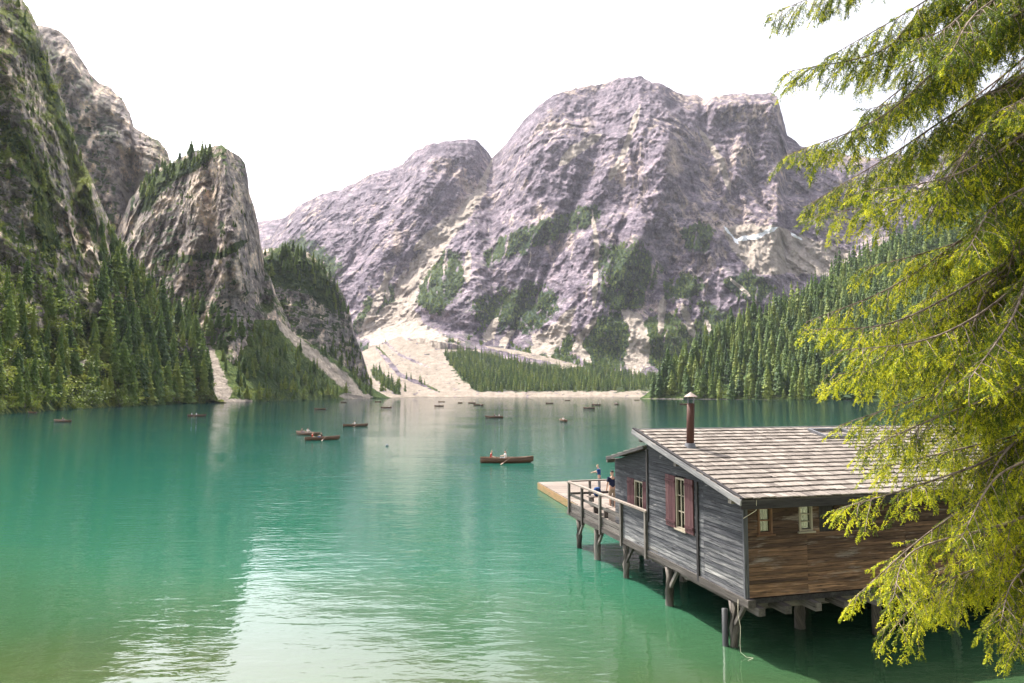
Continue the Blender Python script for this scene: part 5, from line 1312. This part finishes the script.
def bough(pix, young, dens=1.0, leafy=1.0, start=.30):
    """pix: (px, py, Y) measured along the limb; young: share of bright new growth"""
    C = [np.array(at(*q)) - np.array(TO) for q in pix]
    C0 = np.array((0, 0, C[0][2] + .1)); C0 += (C[0] - C0) / np.linalg.norm(C[0] - C0) * .25
    C = [C[0]] + [c + rs.normal(size=3) * (.06, .12, .06) for c in C[1:-1]] + [C[-1]]
    path = bez([C0] + C, 12); seg = np.linalg.norm(np.diff(path, axis=0), axis=1); L = np.concatenate([[0], np.cumsum(seg)]); tot = L[-1]
    TV, TF = [], []; add_tube(TV, TF, path, .024 + .006 * tot / 4, .003, 6)
    SA, SD, SL, ST = [], [], [], []          # shoots: start, direction, length, tone
    def at_len(s):
        k = np.array([np.interp(s, L, path[:, j]) for j in range(3)]); k2 = np.array([np.interp(min(s + .05, tot), L, path[:, j]) for j in range(3)]); k1 = np.array([np.interp(max(s - .05, 0), L, path[:, j]) for j in range(3)])
        d = k2 - k1; return k, d / (np.linalg.norm(d) + 1e-9)
    s = tot * start; side = 1
    def shoots(pts, n, u, first):
        for k in range(first, n + 1):
            w = k / n; q = pts[k]; dd = pts[k] - pts[k - 1]; dd = dd / (np.linalg.norm(dd) + 1e-9)
            sv = np.cross(dd, (0, 0, 1.)); sv = sv / (np.linalg.norm(sv) + 1e-9)
            for sg in (-1, 1):
                if rs.random() > .86 * dens: continue
                e = dd * .8 + sv * sg * rs.uniform(.3, .9) + np.array((0, 0, rs.uniform(-.8, .05))); e /= np.linalg.norm(e)
                SA.append(q); SD.append(e); SL.append(rs.uniform(.05, .10) * (1.15 - .35 * w))
                yg = rs.random() < (young * (.5 + .9 * w) * (.55 + .7 * u) * tuft)
                ST.append(rs.uniform(.60, 1.0) if yg else rs.uniform(.0, .55))
        SA.append(pts[n]); SD.append(dd); SL.append(rs.uniform(.05, .09)); ST.append(rs.uniform(.62, 1) if rs.random() < young * tuft * 1.2 else rs.uniform(.1, .55))
    def twig(p, dr, ln, sag, n):
        pts = [np.array(p)]; v = dr / np.linalg.norm(dr)
        for k in range(n):
            v = v + np.array((0, 0, -sag)) + rs.normal(size=3) * .06; v = v / np.linalg.norm(v); pts.append(pts[-1] + v * ln / n)
        return np.array(pts), v
    while s < tot:
        p, d = at_len(s); u = s / tot
        sd = np.cross(d, (0, 0, 1.)); sd /= np.linalg.norm(sd) + 1e-9
        ln = (.66 * (1 - u) ** .7 * min(1, u * 3) + .33) * rs.uniform(.45, 1.15)
        ang = rs.uniform(.55, 1.1); dr = d * math.cos(ang) + sd * side * math.sin(ang) * rs.uniform(.5, 1.1) + np.array((0, 0, rs.uniform(-.75, .15)))
        n = max(4, int(ln / .038)); pts, v = twig(p, dr, ln, rs.uniform(.03, .12), n)
        add_tube(TV, TF, pts[::3] if n > 8 else pts[::2] if n > 5 else pts, .0055, .0016, 3)
        tuft = rs.uniform(.35, 1.5)
        if rs.random() < leafy:
            shoots(pts, n, u, max(1, int(n * .22)))
            if ln > .32:
                k = max(2, int(n * .2)); sg2 = 1
                while k < n - 2:
                    dd = pts[k + 1] - pts[k]; dd = dd / (np.linalg.norm(dd) + 1e-9); sv = np.cross(dd, (0, 0, 1.)); sv = sv / (np.linalg.norm(sv) + 1e-9)
                    l2 = (ln * .42 * (1 - k / n) + .09) * rs.uniform(.7, 1.2); n2 = max(3, int(l2 / .036))
                    p2, v2 = twig(pts[k], dd * .7 + sv * sg2 * rs.uniform(.4, .9) + np.array((0, 0, rs.uniform(-.9, -.1))), l2, rs.uniform(.08, .2), n2)
                    if n2 > 4: add_tube(TV, TF, p2[::2], .003, .0014, 3)
                    shoots(p2, n2, u, 1); k += rs.integers(2, 4); sg2 = -sg2
        s += rs.uniform(.045, .095) / dens; side = -side
    br = mesh_obj('branch', TV, TF, M_TWIG, tree, smooth=True)
    if SA:
        A = np.array(SA); D = np.array(SD); Ln = np.array(SL)[:, None]; T = np.array(ST); K = 13; ns = len(A)
        f = (np.arange(K) + .5) / K
        base = A[:, None] + D[:, None] * (Ln * f[None])[..., None]
        rnd = rs.normal(size=(ns, K, 3)); side_ = np.cross(D[:, None], rnd); side_ /= np.linalg.norm(side_, axis=-1, keepdims=True) + 1e-9
        nd = D[:, None] * .75 + side_ * .75; nd /= np.linalg.norm(nd, axis=-1, keepdims=True)
        nl = rs.uniform(.015, .024, (ns, K, 1)); wv_ = np.cross(nd, rs.normal(size=(ns, K, 3))); wv_ /= np.linalg.norm(wv_, axis=-1, keepdims=True) + 1e-9
        hwid = .0038
        tip = base + nd * nl; m1 = base + nd * nl * .45 + wv_ * hwid; m2 = base + nd * nl * .45 - wv_ * hwid
        Vn = np.stack([base, m1, tip, m2], 2).reshape(-1, 3); Fn = np.arange(len(Vn)).reshape(-1, 4)
        tn = np.repeat(np.clip(T[:, None] + rs.normal(size=(ns, K)) * .05, 0, 1).reshape(-1), 4)
        mesh_obj('foliage', Vn, Fn, M_NEEDLE, br, attrs={'tone': tn})
    return len(SA)
B = []
def bg(young, Ys, *pts, dens=1., leafy=1., start=.3):
    n = len(pts); Y0, Y1 = Ys; B.append(bough([(x, y, Y0 + (Y1 - Y0) * i / (n - 1)) for i, (x, y) in enumerate(pts)], young, dens, leafy, start))
    # a neighbouring limb of the same whorl, a little shorter
    k = rs.uniform(.78, .95); dy = rs.uniform(8, 30) * rs.choice((-1, 1)); dY = rs.uniform(.4, 1.0) * rs.choice((-1, 1)); ex, ey = pts[-1]; bx, by = pts[0]
    q = [(bx + (x - bx) * k, y + dy * i / (n - 1) * 1.6, Y0 + (Y1 + dY - Y0) * i / (n - 1)) for i, (x, y) in enumerate(pts)]
    B.append(bough(q, young * .8, dens, leafy, start))
# upper crown: thinner, sky between
bg(.3, (8.3, 8.6), (1150, -250), (1010, -110), (890, -40), (773, 14), dens=1.25)
bg(.3, (8.2, 7.9), (1150, -170), (1040, -60), (930, 8), (868, 60), (786, 72), dens=1.25)
bg(.34, (8.1, 7.4), (1150, -110), (1050, -8), (950, 62), (880, 112), (784, 156), dens=1.35)
bg(.34, (8.2, 8.4), (1150, -40), (1060, 50), (960, 112), (890, 162), (806, 206), dens=1.3)
bg(.22, (8.3, 9.0), (1150, -120), (1060, -20), (985, 40), (900, 90), (850, 130), leafy=.6)
bg(.22, (8.3, 9.2), (1150, -190), (1070, -90), (1000, -10), (940, 60), (905, 140), leafy=.55)
bg(.22, (8.1, 7.2), (1150, -60), (1080, 30), (1020, 90), (970, 150), (930, 215), leafy=.7)
bg(.34, (8.2, 8.6), (1150, -10), (1090, 60), (1040, 130), (1000, 200), (965, 280), leafy=.55)
bg(.18, (8.0, 6.9), (1150, -230), (1080, -130), (1010, -40), (960, 10), (915, 40), leafy=.7)
bg(.34, (8.4, 9.6), (1150, -40), (1090, 20), (1030, 70), (980, 110), (930, 180), leafy=.6)
# middle
bg(.52, (8.2, 7.8), (1150, 20), (1070, 92), (980, 160), (905, 205), (815, 216))
bg(.52, (8.2, 8.5), (1150, 80), (1080, 150), (985, 225), (900, 285), (806, 322))
bg(.55, (8.1, 7.3), (1150, 140), (1080, 205), (1000, 270), (905, 330), (803, 330))
bg(.55, (8.1, 7.9), (1150, 190), (1090, 265), (1000, 320), (915, 365), (825, 375))
bg(.45, (8.2, 8.8), (1150, 120), (1060, 190), (980, 240), (920, 260), (862, 268))
bg(.35, (8.3, 9.3), (1150, 90), (1080, 170), (1020, 230), (960, 280), (890, 330))
bg(.35, (8.0, 6.8), (1150, 180), (1080, 240), (1020, 290), (970, 340), (935, 400))
bg(.3, (8.3, 9.0), (1150, 150), (1090, 220), (1050, 290), (1010, 350), (985, 430), leafy=.8)
bg(.3, (8.0, 7.5), (1150, 60), (1100, 130), (1050, 190), (1020, 260), (1000, 330), leafy=.8)
# lower: bright new growth
bg(.60, (8.1, 7.6), (1150, 250), (1090, 320), (1010, 372), (930, 400), (840, 425))
bg(.60, (8.2, 8.4), (1150, 280), (1090, 350), (1010, 405), (930, 432), (862, 420))
bg(.70, (8.0, 7.2), (1150, 330), (1090, 400), (1000, 452), (920, 480), (842, 508))
bg(.70, (8.0, 7.7), (1150, 370), (1090, 430), (1010, 490), (930, 535), (852, 600))
bg(.75, (7.9, 7.0), (1150, 390), (1090, 460), (1020, 520), (950, 560), (892, 600))
bg(.75, (7.9, 7.4), (1150, 420), (1090, 490), (1015, 550), (950, 590), (890, 632), dens=.8)
bg(.6, (7.8, 6.7), (1150, 470), (1100, 545), (1050, 600), (1015, 650), dens=.9)
bg(.55, (8.0, 6.6), (1150, 300), (1090, 370), (1040, 430), (990, 480), (960, 540))
bg(.52, (8.2, 8.2), (1150, 340), (1090, 400), (1050, 460), (1020, 520), (985, 590))
bg(.52, (8.1, 8.8), (1150, 240), (1090, 310), (1030, 370), (980, 420), (930, 470))
bg(.55, (7.9, 6.9), (1150, 420), (1100, 480), (1060, 540), (1035, 590), (1000, 625))
bg(.4, (8.1, 7.0), (1150, 60), (1080, 120), (1030, 150), (985, 175), (945, 205))
bg(.4, (8.3, 9.2), (1150, 30), (1090, 85), (1040, 120), (1000, 140), (960, 150))
bg(.35, (8.0, 7.3), (1150, -30), (1095, 20), (1050, 60), (1015, 80), (980, 95), dens=.9)
bg(.5, (8.0, 6.8), (1150, 230), (1100, 270), (1060, 300), (1015, 330), (975, 370))
bg(.5, (8.2, 8.8), (1150, 200), (1100, 240), (1040, 255), (980, 270), (925, 300))
print('shoots', sum(B))
